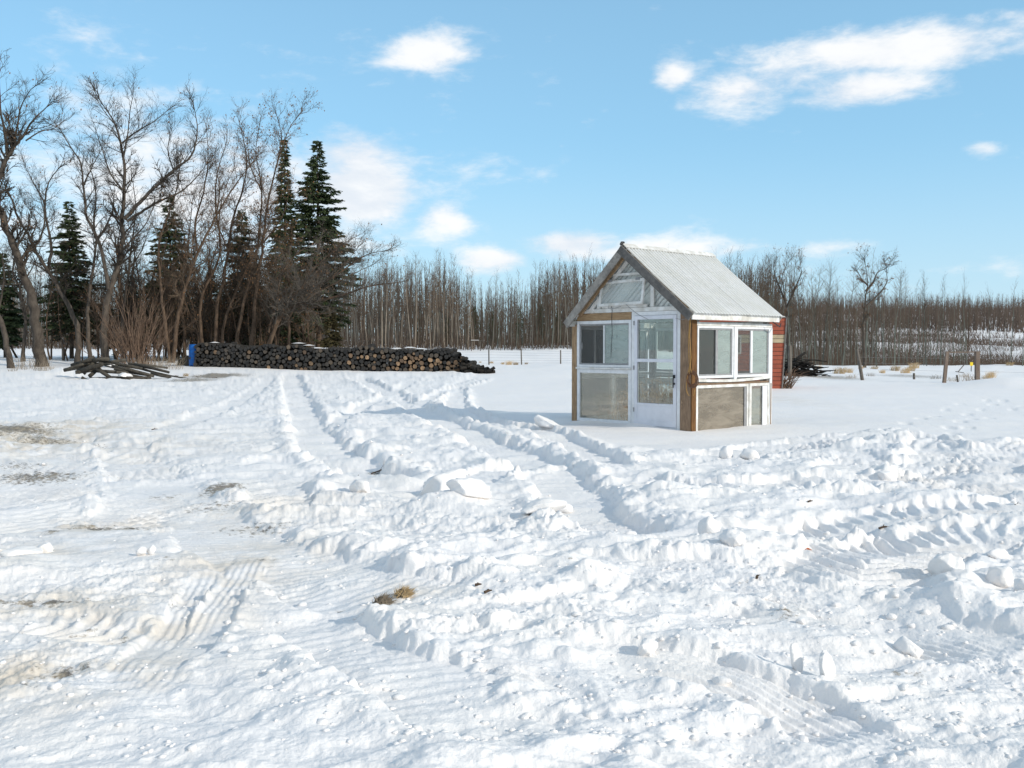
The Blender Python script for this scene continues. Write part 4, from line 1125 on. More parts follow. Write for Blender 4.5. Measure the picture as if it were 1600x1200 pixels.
# ------------------------------------------------------------------ heap of old poles, left
def pole_heap():
    c = gnd(185, 594); R4 = random.Random(5); g0 = ground_z(c.x, c.y)
    o = empty('pole_heap', (c.x, c.y, g0)); tag(o, 'heap of old grey wooden poles half under snow at the edge of the yard', 'pole heap')
    sc = c.y / FPX
    # (px x0, py y0, px x1, py y1, radius, depth offset)
    P = [(100, 580, 196, 566, .075, .4), (118, 577, 148, 562, .09, .2), (130, 585, 152, 565, .08, .1), (122, 582, 160, 572, .10, .0), (118, 583, 150, 580, .075, -.2), (140, 588, 152, 578, .08, -.35),
         (150, 576, 172, 590, .085, -.3), (140, 592, 178, 592, .07, -.45), (155, 566, 222, 578, .07, .5), (165, 573, 240, 588, .07, .1), (180, 582, 236, 592, .06, -.2), (178, 578, 232, 587, .055, -.1),
         (172, 590, 236, 590, .06, -.35), (210, 573, 264, 583, .06, .5), (220, 578, 266, 588, .05, .3), (200, 571, 262, 577, .05, .7), (140, 568, 170, 565, .09, .3), (158, 571, 184, 575, .075, .2),
         (190, 593, 210, 596, .05, -.6), (104, 579, 140, 570, .06, .1), (128, 590, 146, 597, .06, -.5), (236, 584, 267, 590, .055, .0), (262, 587, 300, 591, .03, .1), (150, 581, 200, 584, .07, -.05), (112, 573, 142, 566, .07, .55)]
    for (x0, y0, x1, y1, r, dz) in P:
        r *= 1.08; y0 = 591 + (y0 - 591) * 1.15; y1 = 591 + (y1 - 591) * 1.15
        a = at(x0, y0, c.y + dz) - Vector((c.x, c.y, g0)); b = at(x1, y1, c.y + dz + R4.uniform(-.5, .5)) - Vector((c.x, c.y, g0))
        mid = (a + b) / 2 + Vector((0, 0, R4.uniform(-.03, .03))); mb = MB(); mb.tube([tuple(a), tuple(mid), tuple(b)], [r, r * .95, r * .85], 7, True)
        part('pole', mb.mesh('pole', M['pole'], True), o)
    def pat(name, px, py, Yo, rx, ry, h):
        mb = MB(); n = 14; rows = 8; q = at(px, py, c.y + Yo) - Vector((c.x, c.y, g0)); vs = []; fs = []
        for i in range(rows):
            t = i / (rows - 1)
            for j in range(n):
                a = 2 * PI * j / n; w = 1 + .22 * math.sin(3 * a + px) + .1 * math.sin(5 * a); rr = math.sin(t * PI / 2) * w * (1 + .5 * float(vnoise(np.array([a * 2.5 + px]), np.array([t * 3.0]), 7)[0]))
                vs.append((q.x + rx * rr * math.cos(a), q.y + ry * rr * math.sin(a), q.z + h * math.cos(t * PI / 2) ** .8 + .02 * math.sin(a * 4 + t * 9)))
        for i in range(rows - 1):
            for j in range(n): fs.append((i * n + j, (i + 1) * n + j, (i + 1) * n + (j + 1) % n, i * n + (j + 1) % n))
        mb.add(vs, fs); part(name, mb.mesh(name, M['snow'], True), o)
    pat('snow_cap', 194, 588, -.35, .24, .25, .14); pat('snow_cap', 176, 572, .3, .30, .3, .08)
    pat('snow_cap', 150, 594, -.7, .4, .2, .08)
    for i in range(26):
        px = R4.uniform(262, 345); py = 588 + (px - 262) * .05 + R4.uniform(-2, 4); q = gnd(px, py); ql = q - Vector((c.x, c.y, g0)); L = R4.uniform(.15, .6); an = R4.uniform(-.6, .6)
        mb = MB(); mb.tube([(ql.x, ql.y, ql.z + .03), (ql.x + L * math.cos(an), ql.y + L * math.sin(an), ql.z + R4.uniform(.02, .07))], [.018, .010], 4); part('stick', mb.mesh('stick', M['bark_warm']), o)


pole_heap()


# ------------------------------------------------------------------ fences, gate, sticks, brush heap
def fence_back():
    o = empty('wire_fence', (0, 0, 0)); tag(o, 'wire fence on thin dark posts across the field behind the woodpile', 'fence')
    xs = [(764, 568, 543), (815, 568, 545), (876, 570, 547), (936, 570, 547), (996, 571, 548), (712, 567, 544), (655, 566, 543), (598, 565, 542), (540, 564, 541), (482, 563, 541)]
    pts = []
    for (px, pb, pt) in sorted(xs):
        Y = 73; b = at(px, pb, Y); t = at(px + random.uniform(-.8, .8), pt, Y); g = ground_z(b.x, b.y); b.z = g - .1
        mb = MB(); mb.tube([tuple(b), tuple(t)], [.055, .05], 6, True); part('post', mb.mesh('post', M['post']), o); pts.append((b, t))
    for k in range(6):
        mb = MB(); P = []
        for (b, t) in pts:
            P.append(tuple(b + (t - b) * (.16 + .15 * k)))
        mb.tube(P, [.006] * len(P), 3); part('wire', mb.mesh('wire', M['metal']), o)
    l = empty('fence_post', (0, 0, 0)); bpy.data.objects.remove(l)


def lone_posts():
    for i, (px0, pb, px1, pt, Y, w, mt, lb) in enumerate([
            (1348, 591, 1339, 546, 47, .085, 'post', 'dark fence post leaning left, in the snow right of the greenhouse'),
            (1234, 586, 1234, 540, 47, .10, 'post', 'grey upright fence post in front of the brush heap behind the red shed'),
            (1428, 593, 1428, 583, 48, .06, 'post', 'short broken stake between the leaning post and the gate'),
            (99, 566, 98, 531, 60, .09, 'post', 'thin grey post between the leaning trunks behind the pole heap'),
            (1497, 597, 1495, 586, 41, .045, 'post', 'short grey stake inside the gate frame')]):
        b = at(px0, pb, Y); t = at(px1, pt, Y); b.z = ground_z(b.x, b.y) - .1
        mb = MB(); mb.tube([tuple(Vector((0, 0, 0))), tuple((t - b) * .5 + Vector((.01, 0, 0))), tuple(t - b)], [w, w * .95, w * .85], 7, True)
        q = mb.build('fence_post', M[mt], None, True); q.location = b; tag(q, lb, 'fence post')
    o = empty('gate_frame', tuple(gnd(1502, 598))); o.location.z = ground_z(o.location.x, o.location.y)
    tag(o, 'open gate frame of two square brown posts joined by a thin rail at the right', 'gate frame')
    Y = o.location.y
    def L(p): return p - o.location
    for px, pb, px1, pt, w in ((1475, 598, 1480, 549, .13), (1527, 598, 1527, 549, .17)):
        b = L(at(px, pb, Y)); t = L(at(px1, pt, Y)); b.z = -.1
        mb = MB(); mb.beam(b, t, w, w, Vector((0, 1, 0))); part('post', mb.mesh('post', M['gatepost']), o)
    mb = MB(); mb.beam(L(at(1480, 550.5, Y - .0)), L(at(1527, 550.0, Y)), .045, .055); part('rail', mb.mesh('rail', M['gatepost']), o)
    mb = MB(); mb.beam(L(at(1497, 581, Y + .1)), L(at(1508, 568, Y + .1)), .03, .03); mb.beam(L(at(1493, 580.5, Y + .13)), L(at(1506, 582.5, Y + .13)), .03, .03); part('brace', mb.mesh('brace', M['post']), o)
    # small yellow sign plate far behind
    p = at(1518, 569, 60); o = empty('yellow_marker', (p.x, p.y, ground_z(p.x, p.y))); tag(o, 'small yellow marker on a stake behind the gate frame', 'marker')
    mb = MB(); zc = p.z - o.location.z; mb.box(-.09, .09, -.01, .01, zc - .10, zc + .12); part('plate', mb.mesh('plate', M['yellow']), o)
    mb = MB(); mb.box(-.02, .02, .012, .04, -.1, zc + .22); part('stake', mb.mesh('stake', M['post']), o)
    # right-hand wire fence, running off to the right from the gate
    o = empty('wire_fence', (0, 0, 0)); tag(o, 'faint wire fence strung between the leaning post and the gate at right', 'fence')
    for k in range(4):
        mb = MB(); mb.tube([tuple(at(1340, 585 - 9 * k, 47)), tuple(at(1475, 590 - 10 * k, 43.2))], [.004, .004], 3); part('wire', mb.mesh('wire', M['metal']), o)
        mb = MB(); mb.tube([tuple(at(1527, 590 - 10 * k, 43.2)), tuple(at(1680, 596 - 11 * k, 40))], [.004, .004], 3); part('wire', mb.mesh('wire', M['metal']), o)


def brush_heap():
    c = gnd(1247, 583); c = at(1247, 583, 52); g0 = ground_z(c.x, c.y); R5 = random.Random(8)
    o = empty('brush_heap', (c.x, c.y, g0)); tag(o, 'dark heap of cut branches behind the leaning red shed', 'brush heap')
    mb = MB()
    for i in range(420):
        x = R5.gauss(0, .55) + R5.uniform(-.5, .4); y = R5.uniform(-.8, .8); env = max(.05, 1.0 * (1 - abs(x) / 1.35)); z = R5.uniform(0, env)
        a = R5.uniform(0, 2 * PI); e = R5.uniform(-.5, .6); L = R5.uniform(.3, .9); r = R5.uniform(.01, .045)
        mb.tube([(x, y, z), (x + L * .5 * math.cos(a), y + L * .5 * math.sin(a), max(0, z + .5 * L * e * .5)), (x + L * math.cos(a), y + L * math.sin(a), max(.02, z + L * e * .4))], [r, r * .8, r * .4], 5)
    mb2 = MB(); 
    q = part('branches', mb.mesh('branches', M['log_bark']), o); q['kind'] = 'stuff'
    for (x0, y0, x1, y1, r) in ((1240, 566, 1258, 551, .09), (1258, 562, 1292, 565, .05), (1262, 568, 1278, 582, .07), (1236, 572, 1250, 560, .07)):
        mb = MB(); a = at(x0, y0, c.y - .3) - o.location; b = at(x1, y1, c.y - .2) - o.location
        mb.tube([tuple(a), tuple((a + b) / 2 + Vector((0, 0, .03))), tuple(b)], [r, r * .9, r * .7], 6, True); part('limb', mb.mesh('limb', M['log_bark']), o)


fence_back(); lone_posts(); brush_heap()


# ------------------------------------------------------------------ dry grass tufts
def tuft_mesh(R, h, w, n, lean=.5, r=.004):
    mb = MB()
    for i in range(n):
        a = R.uniform(0, 2 * PI); q = w * math.sqrt(R.random()); x, y = q * math.cos(a), q * math.sin(a); hh = h * R.uniform(.45, 1)
        lx, ly = lean * hh * R.uniform(-.7, .9), lean * hh * R.uniform(-.7, .7)
        mb.tube([(x, y, -.02), (x + lx * .35, y + ly * .35, hh * .6), (x + lx, y + ly, hh * R.uniform(.75, 1))], [r, r * .8, 0], 3)
    return mb


def tufts():
    R = random.Random(21)
    protos = [tuft_mesh(R, .42, .22, 110, .9, .005).mesh('grass_tuft', M['grass']) for _ in range(3)]
    greys = [tuft_mesh(R, .5, .35, 50, .7, .005).mesh('grass_tuft', M['grass_grey']) for _ in range(2)]
    spots = [(1311, 583, 1.0, 0), (1326, 582, .9, 0), (1345, 578, .7, 0), (1365, 578, .9, 0), (1378, 582, .7, 0), (1398, 580, .9, 0), (1415, 582, 1.1, 0), (1428, 576, 1.1, 0), (1422, 579, 1.1, 0), (1278, 577, .8, 0),
             (1548, 590, 1.1, 0), (1543, 594, .8, 0), (1577, 572, .8, 0), (1507, 590, .7, 1), (1487, 596, .6, 1), (1515, 596, .8, 1), (1522, 598, .7, 1), (1462, 592, .5, 1), (795, 569, .9, 0), (785, 568, .7, 0), (806, 569, .7, 0), (768, 567, .6, 0), (822, 568, .5, 0),
             (60, 582, .7, 1), (35, 578, .6, 1), (75, 588, .6, 1), (20, 583, .5, 1), (290, 590, .5, 0), (1240, 588, .6, 0), (1255, 588, .6, 1), (1330, 590, .5, 1), (1360, 588, .5, 1), (750, 566, .5, 0)]
    for px, py, s, k in spots:
        p = gnd(px, py); o = bpy.data.objects.new('grass_tuft', R.choice(greys if k else protos)); COL.objects.link(o)
        o.location = (p.x, p.y, ground_z(p.x, p.y)); s *= R.uniform(.8, 1.1) * (1.15 if px > 1200 else 1); o.scale = (s * 1.3, s, s); o.rotation_euler = (0, 0, R.uniform(-.6, .6))
        if k == 0 and px > 1260: tag(o, 'tan dry grass tuft poking through the snow by the right-hand fence', 'grass tuft', 'tan grass tufts at the right')
        elif k == 0: tag(o, 'tan dry grass tuft along the fence behind the woodpile', 'grass tuft', 'tan grass tufts by the far fence')
        elif px < 200: tag(o, 'grey weed tuft poking from the snow under the left trees', 'grass tuft', 'grey weeds under the left trees')
        else: tag(o, 'grey weed tuft standing in the snow around the gate frame', 'grass tuft', 'grey weeds near the gate')
    # bushy stems at the foot of the shed
    p = gnd(1226, 607); mb = MB()
    for i in range(46):
        a = R.uniform(0, 1) ** .7; x = R.uniform(-.2, .25); L = R.uniform(.35, 1.0); mb.tube([(x, R.uniform(-.15, .15), 0), (x + L * .55 * a, 0, L * (.9 - .35 * a)), (x + L * 1.0 * a, R.uniform(-.1, .1), L * (1.1 - .5 * a))], [.014, .010, .004], 4)
    o = mb.build('dry_shrub', M['willow']); o.location = (p.x - .1, p.y - .3, ground_z(p.x, p.y)); tag(o, 'small dry shrub leaning right at the foot of the red shed', 'shrub')
    # two grass sods in the foreground
    for (px, py, r, lb, mt) in ((597, 966, .040, 'dark frozen sod clump beside the paler one in the foreground snow', 'grass_grey'), (629, 957, .040, 'tan grass sod sticking out of the foreground snow', 'grass')):
        p = gnd(px, py); o = empty('grass_sod', (p.x, p.y, ground_z(p.x, p.y))); tag(o, lb, 'grass sod')
        mb = MB(); mb.lathe([(r * .7, -.04), (r * .95, .0), (r * .8, .025), (r * .4, .04)], 9); part('soil', mb.mesh('soil', M['dirt'], True), o)
        mb = MB()
        for i in range(240):
            a = R.uniform(0, 2 * PI); q = r * 1.4 * math.sqrt(R.random()); x, y = q * math.cos(a), q * math.sin(a); z = .035 * max(-.2, 1 - (q / r / 1.3) ** 2)
            mb.tube([(x, y, z), (x + R.uniform(-.02, .06), y + R.uniform(-.03, .03), z + R.uniform(.0, .045))], [.0024, 0], 3)
        q = part('blades', mb.mesh('blades', M[mt]), o); q['kind'] = 'stuff'
    # leaf, twigs
    p = gnd(1262, 886); mb = MB(); mb.add([(-.03, 0, 0), (0, -.014, .012), (.032, 0, .002), (.004, .016, .014), (0, 0, .004)], [(0, 1, 4), (1, 2, 4), (2, 3, 4), (3, 0, 4)])
    o = mb.build('fallen_leaf', M['leaf']); o.location = (p.x, p.y, ground_z(p.x, p.y) + .02); tag(o, 'single orange leaf lying on the churned snow', 'leaf')
    for px, py, L, a, lb in ((580, 737, .28, .7, 'dark twig lying in the left wheel rut'), (551, 745, .14, .2, 'short twig at the near end of the left rut'), (757, 965, .05, .6, 'tiny dark twig in the middle foreground'), (742, 948, .04, .1, 'small bark chip in the middle foreground'),
                             (1012, 852, .06, .3, 'small twig at the foot of the snow ridge'), (1373, 842, .09, .2, 'short dark twig among the tread ribs at right'), (1582, 806, .12, .5, 'dark twig at the right edge by the tread marks'), (237, 688, .10, .2, 'small dark bark chip on the left packed snow'),
                             (1182, 936, .05, 1.2, 'tiny upright twig in the smooth wheel sweep'), (870, 803, .06, 0, 'bark chip between the ruts'), (1262, 800, .05, .2, 'tiny twig on the right churned snow')):
        p = gnd(px, py); mb = MB(); mb.tube([(0, 0, 0), (L * .5 * math.cos(a), L * .5 * math.sin(a), L * .12), (L * math.cos(a), L * math.sin(a), L * .1)], [.009, .008, .003], 5, True)
        mb.tube([(L * .4 * math.cos(a), L * .4 * math.sin(a), .01), (L * .5, L * .1, L * .35)], [.005, .001], 4)
        o = mb.build('twig', M['bark_warm']); o.location = (p.x, p.y, ground_z(p.x, p.y) + .012); tag(o, lb, 'twig')


tufts()


# ------------------------------------------------------------------ loose snow blocks
def chunk_mesh(R, sx, sy, sz, k=4, seed=0):
    """irregular frozen lump: a subdivided ball clipped by random planes and roughened"""
    import bmesh
    bm = bmesh.new(); bmesh.ops.create_icosphere(bm, subdivisions=k, radius=1)
    planes = []
    for i in range(9):
        v = Vector((R.gauss(0, 1), R.gauss(0, 1), R.gauss(0, .8))).normalized(); planes.append((v, R.uniform(.55, .9)))
    for v in bm.verts:
        c = v.co.copy()
        for n_, d_ in planes:
            e = c.dot(n_) - d_
            if e > 0: c -= n_ * e * .9
        q = np.array([c.x * 2.2 + seed]), np.array([c.y * 2.2 + c.z * 1.7])
        nz = float(fbm(q[0], q[1], seed, 4)[0]); c *= 1 + .22 * nz
        v.co = Vector((c.x * sx, c.y * sy, c.z * sz))
    me = bpy.data.meshes.new('snow_chunk'); bm.to_mesh(me); bm.free(); me.materials.append(M['snow']); me.polygons.foreach_set('use_smooth', [True] * len(me.polygons)); me.update()
    return me


def chunks():
    R = random.Random(77)
    L = [(700, 783, 52, 26, 'large pale block of packed snow in the middle of the churned yard'), (735, 800, 40, 16, 'flat snow block leaning on the large pale one'), (565, 782, 22, 15, 'rounded snow lump left of the large pale block'),
         (1245, 1068, 18, 26, 'upright translucent ice slab standing in the right foreground'), (1290, 1078, 30, 24, 'broad ice slab leaning beside the upright one in the foreground'), (1128, 1088, 16, 9, 'small smooth snow lump left of the ice slabs'),
         (1478, 925, 36, 22, 'big angular snow block near the right edge'), (1562, 935, 24, 20, 'rounded snow block at the right edge beside the angular one'), (1558, 885, 17, 12, 'cube-like snow lump above the rounded block at right'),
         (1420, 1030, 22, 18, 'knobbly snow block on the ridge at lower right'), (222, 886, 10, 9, 'left one of two snowballs side by side on the packed snow'), (237, 884, 11, 10, 'right one of two snowballs side by side on the packed snow'),
         (30, 890, 34, 8, 'flat snow slab tilted up at the left edge'), (70, 878, 14, 12, 'round snow lump right of the tilted slab'), (1134, 722, 12, 13, 'pointed snow block in front of the greenhouse'), (1172, 724, 16, 11, 'rounded snow block right of the pointed one'),
         (852, 672, 30, 9, 'low snow heap left of the greenhouse door'), (1385, 762, 18, 12, 'snow block beside the looping tread mark'), (1508, 950, 26, 14, 'snow block in front of the big angular one'),
         (985, 838, 12, 9, 'small snow lump on the dark edge of the middle ridge'), (850, 830, 40, 12, 'long snow slab at the end of the middle ridge'), (1108, 870, 20, 18, 'snow lump at the near end of the long ridge'), (1145, 895, 24, 16, 'snow lump piled at the tip of the long ridge'),
         (365, 1048, 10, 8, 'small snow lump at the lower left'), (1185, 962, 26, 7, 'low snow lump above the smooth wheel sweep'), (1010, 1050, 22, 14, 'snow lump at the bottom centre right'), (1440, 1080, 10, 5, 'tiny snow lump near the lower right corner'),
         (1600, 955, 20, 14, 'snow block cut by the right edge of the picture'), (1250, 1000, 8, 6, 'small snow lump on the crumbled bank'), (1222, 985, 7, 5, 'tiny snow lump on the crumbled bank'), (880, 795, 18, 12, 'snow lump beside the right rut')]
    for i, (px, py, rx, rz, lb) in enumerate(L):
        p = gnd(px, py); s = p.y / FPX; sx = rx * s; sz = rz * s
        me = chunk_mesh(R, sx, sx * .75, sz, 4 if rx > 20 else 3, i)
        o = bpy.data.objects.new('snow_chunk', me); COL.objects.link(o); o.location = (p.x, p.y, ground_z(p.x, p.y) + sz * .5); o.rotation_euler = (R.uniform(-.2, .2), R.uniform(-.2, .2), R.uniform(-1, 1))
        if 'upright' in lb: o.scale = (.6, .5, 1.2)
        tag(o, lb, 'snow chunk')
    # crumbs everywhere on the churned snow (uncountable)
    mb = MB(); n = 1500; xs = []; 
    while len(xs) < n:
        py = 620 + 590 * R.random() ** .8; px = R.uniform(-60, 1660)
        if py < 720 and px > 730: continue
        g = fbm(np.array([px * .012]), np.array([py * .02]), 5, 2)[0]
        if g < R.uniform(-.45, .3): continue
        if px < 420 and R.random() < .55: continue
        p = gnd(px, py) if False else None
        r = ray(px, py); t = -CAMH / r.z; xs.append((r.x * t, r.y * t))
    zs = gz_many(xs)
    ico = [(-.525, 0, .85), (.525, 0, .85), (-.525, 0, -.85), (.525, 0, -.85), (0, .85, .525), (0, .85, -.525), (0, -.85, .525), (0, -.85, -.525), (.85, .525, 0), (-.85, .525, 0), (.85, -.525, 0), (-.85, -.525, 0)]
    fc = [(1, 4, 0), (4, 9, 0), (4, 5, 9), (8, 5, 4), (1, 8, 4), (1, 10, 8), (10, 3, 8), (8, 3, 5), (3, 2, 5), (3, 7, 2), (3, 10, 7), (10, 6, 7), (6, 11, 7), (6, 0, 11), (6, 1, 0), (10, 1, 6), (11, 0, 9), (2, 11, 9), (5, 2, 9), (11, 2, 7)]
    for (x, y), z in zip(xs, zs):
        s = R.uniform(.005, .018) * (1 if y < 12 else 1.6) * (1.9 if R.random() < .08 else 1); a = R.uniform(0, 6.28); ca, sa = math.cos(a), math.sin(a); e = R.uniform(.7, 1.3)
        mb.add([(x + s * (u * ca - v * sa) * e * R.uniform(.75, 1.25), y + s * (u * sa + v * ca), z + s * (w * .55 - .02) + s * R.uniform(-.18, .18)) for u, v, w in ico], fc)
    o = mb.build('snow_crumbs', M['snow'], smooth=True); tag(o, 'small crumbs of broken snow scattered over the yard', kind='stuff')


chunks()


# ------------------------------------------------------------------ bare trees at the yard's edge
def grow(mb, R, p, d, L, r, lvl, spread=1.0, up=.25, leaves=None, dens=1.0, maxl=2):
    n = 5 if lvl == 0 else (4 if lvl == 1 else 3)
    pts = [tuple(p)]; q = Vector(p); d = Vector(d).normalized(); dirs = []
    for i in range(n):
        d = (d + Vector((R.gauss(0, .17), R.gauss(0, .17), R.gauss(0, .12) + up * .22))).normalized()
        q = q + d * (L / n); pts.append(tuple(q)); dirs.append(d.copy())
    rad = [r * (1 - .82 * i / n) for i in range(n + 1)]
    if lvl == maxl: rad[-1] = 0
    mb.tube(pts, rad, 4 if lvl == 0 else 3)
    if lvl >= maxl:
        if leaves is not None and R.random() < leaves[1]:
            s = R.uniform(.03, .07); x, y, z = pts[-1]; a = R.uniform(0, 6.28)
            leaves[0].add([(x, y, z), (x + s * math.cos(a), y + s * math.sin(a), z - s * .3), (x + s * .4 * math.cos(a + 1), y + s * .4 * math.sin(a + 1), z - s * 1.5), (x - s * .3, y, z - s)], [(0, 1, 2), (0, 2, 3)])
        return
    k = max(2, int((R.uniform(7, 11) if lvl == 0 else R.uniform(4, 6)) * dens))
    for j in range(k):
        t = R.uniform(.18, 1.0); i = min(n - 1, int(t * n)); f = t * n - i
        a = Vector(pts[i]).lerp(Vector(pts[i + 1]), f); dd = dirs[i]
        rv = Vector((R.gauss(0, 1), R.gauss(0, 1), R.gauss(0, .6))); rv -= dd * rv.dot(dd)
        if rv.length < 1e-3: continue
        nd = dd * R.uniform(.55, 1.0) + rv.normalized() * R.uniform(.45, .95) * spread
        grow(mb, R, a, nd, L * R.uniform(.35, .62) * (1.1 - .3 * t), r * .52, lvl + 1, spread, up, leaves, dens, maxl)


def limb_tree(name, label, Y, limbs, seed, bark='bark_grey', twig='twig_dark', leaf=0.0, dens=1.0, per=.42, bl=(1.0, 2.1), cat='tree', group=None, spread=1.0, up=.3, base_flare=1.35):
    """limbs: (px points, radius at start, radius at end, depth drift, where branches begin 0..1)"""
    R = random.Random(seed)
    root = at(limbs[0][0][0][0], limbs[0][0][0][1], Y); root.z = ground_z(root.x, root.y) - .05
    o = empty(name, tuple(root)); tag(o, label, cat, group)
    tr = MB(); cr = MB(); lv = MB()
    for li, (pp, r0, r1, drift, b0) in enumerate(limbs):
        P3 = []
        for i, (x, y) in enumerate(pp):
            P3.append(at(x, y, Y + drift * (i / max(1, len(pp) - 1)) ** 1.2 + (0 if i == 0 else R.uniform(-.08, .08))) - root)
        if li == 0 or (abs(pp[0][1] - limbs[0][0][0][1]) < 12 and pp[0][1] > 520): P3[0].z = min(P3[0].z, 0) - .1
        P = [Vector(v) for v in smooth_path([tuple(v) for v in P3], 4)]
        n = len(P); cum = [0]
        for i in range(1, n): cum.append(cum[-1] + (P[i] - P[i - 1]).length)
        tot = cum[-1]
        rad = []
        for i in range(n):
            t = cum[i] / tot; rr = r0 + (r1 - r0) * t ** .85
            if li == 0 and cum[i] < .5: rr *= 1 + (base_flare - 1) * (1 - cum[i] / .5)
            rad.append(rr * (1 + .05 * R.uniform(-1, 1)))
        P = [v + Vector((R.gauss(0, .3), R.gauss(0, .3), 0)) * rad[i] * (0 if i == 0 else 1) for i, v in enumerate(P)]
        tr.tube([tuple(v) for v in P], rad, 8 if r0 > .1 else 6)
        s = tot * b0
        while s < tot:
            i = max(j for j in range(n) if cum[j] <= s); i = min(i, n - 2)
            a = P[i].lerp(P[i + 1], (s - cum[i]) / max(1e-6, cum[i + 1] - cum[i])); dd = (P[i + 1] - P[i]).normalized()
            rv = Vector((R.gauss(0, 1), R.gauss(0, 1), R.gauss(0, .5))); rv -= dd * rv.dot(dd); rv.normalize()
            nd = dd * R.uniform(.35, .9) + rv * R.uniform(.5, .95) * spread + Vector((0, 0, .15))
            t = s / tot; Lb = R.uniform(*bl) * (1.05 - .45 * t)
            grow(cr, R, a, nd, Lb, max(.012, rad[i] * R.uniform(.28, .48)), 0, spread, up, (lv, leaf) if leaf else None, dens)
            s += .72 * per * R.uniform(.5, 1.5)
        # leader twigs at the limb's end
        for _ in range(3):
            dd = (P[-1] - P[-2]).normalized() + Vector((R.gauss(0, .3), R.gauss(0, .3), .1)); grow(cr, R, P[-1], dd, R.uniform(.8, 1.5), r1 * .9, 0, spread, up, (lv, leaf) if leaf else None, dens)
    part('trunk', tr.mesh('trunk', M[bark], True), o); part('crown', cr.mesh('crown', M[twig]), o)
    if lv.n: q = part('dead_leaves', lv.mesh('dead_leaves', M['deadleaf']), o); q['kind'] = 'stuff'
    return o


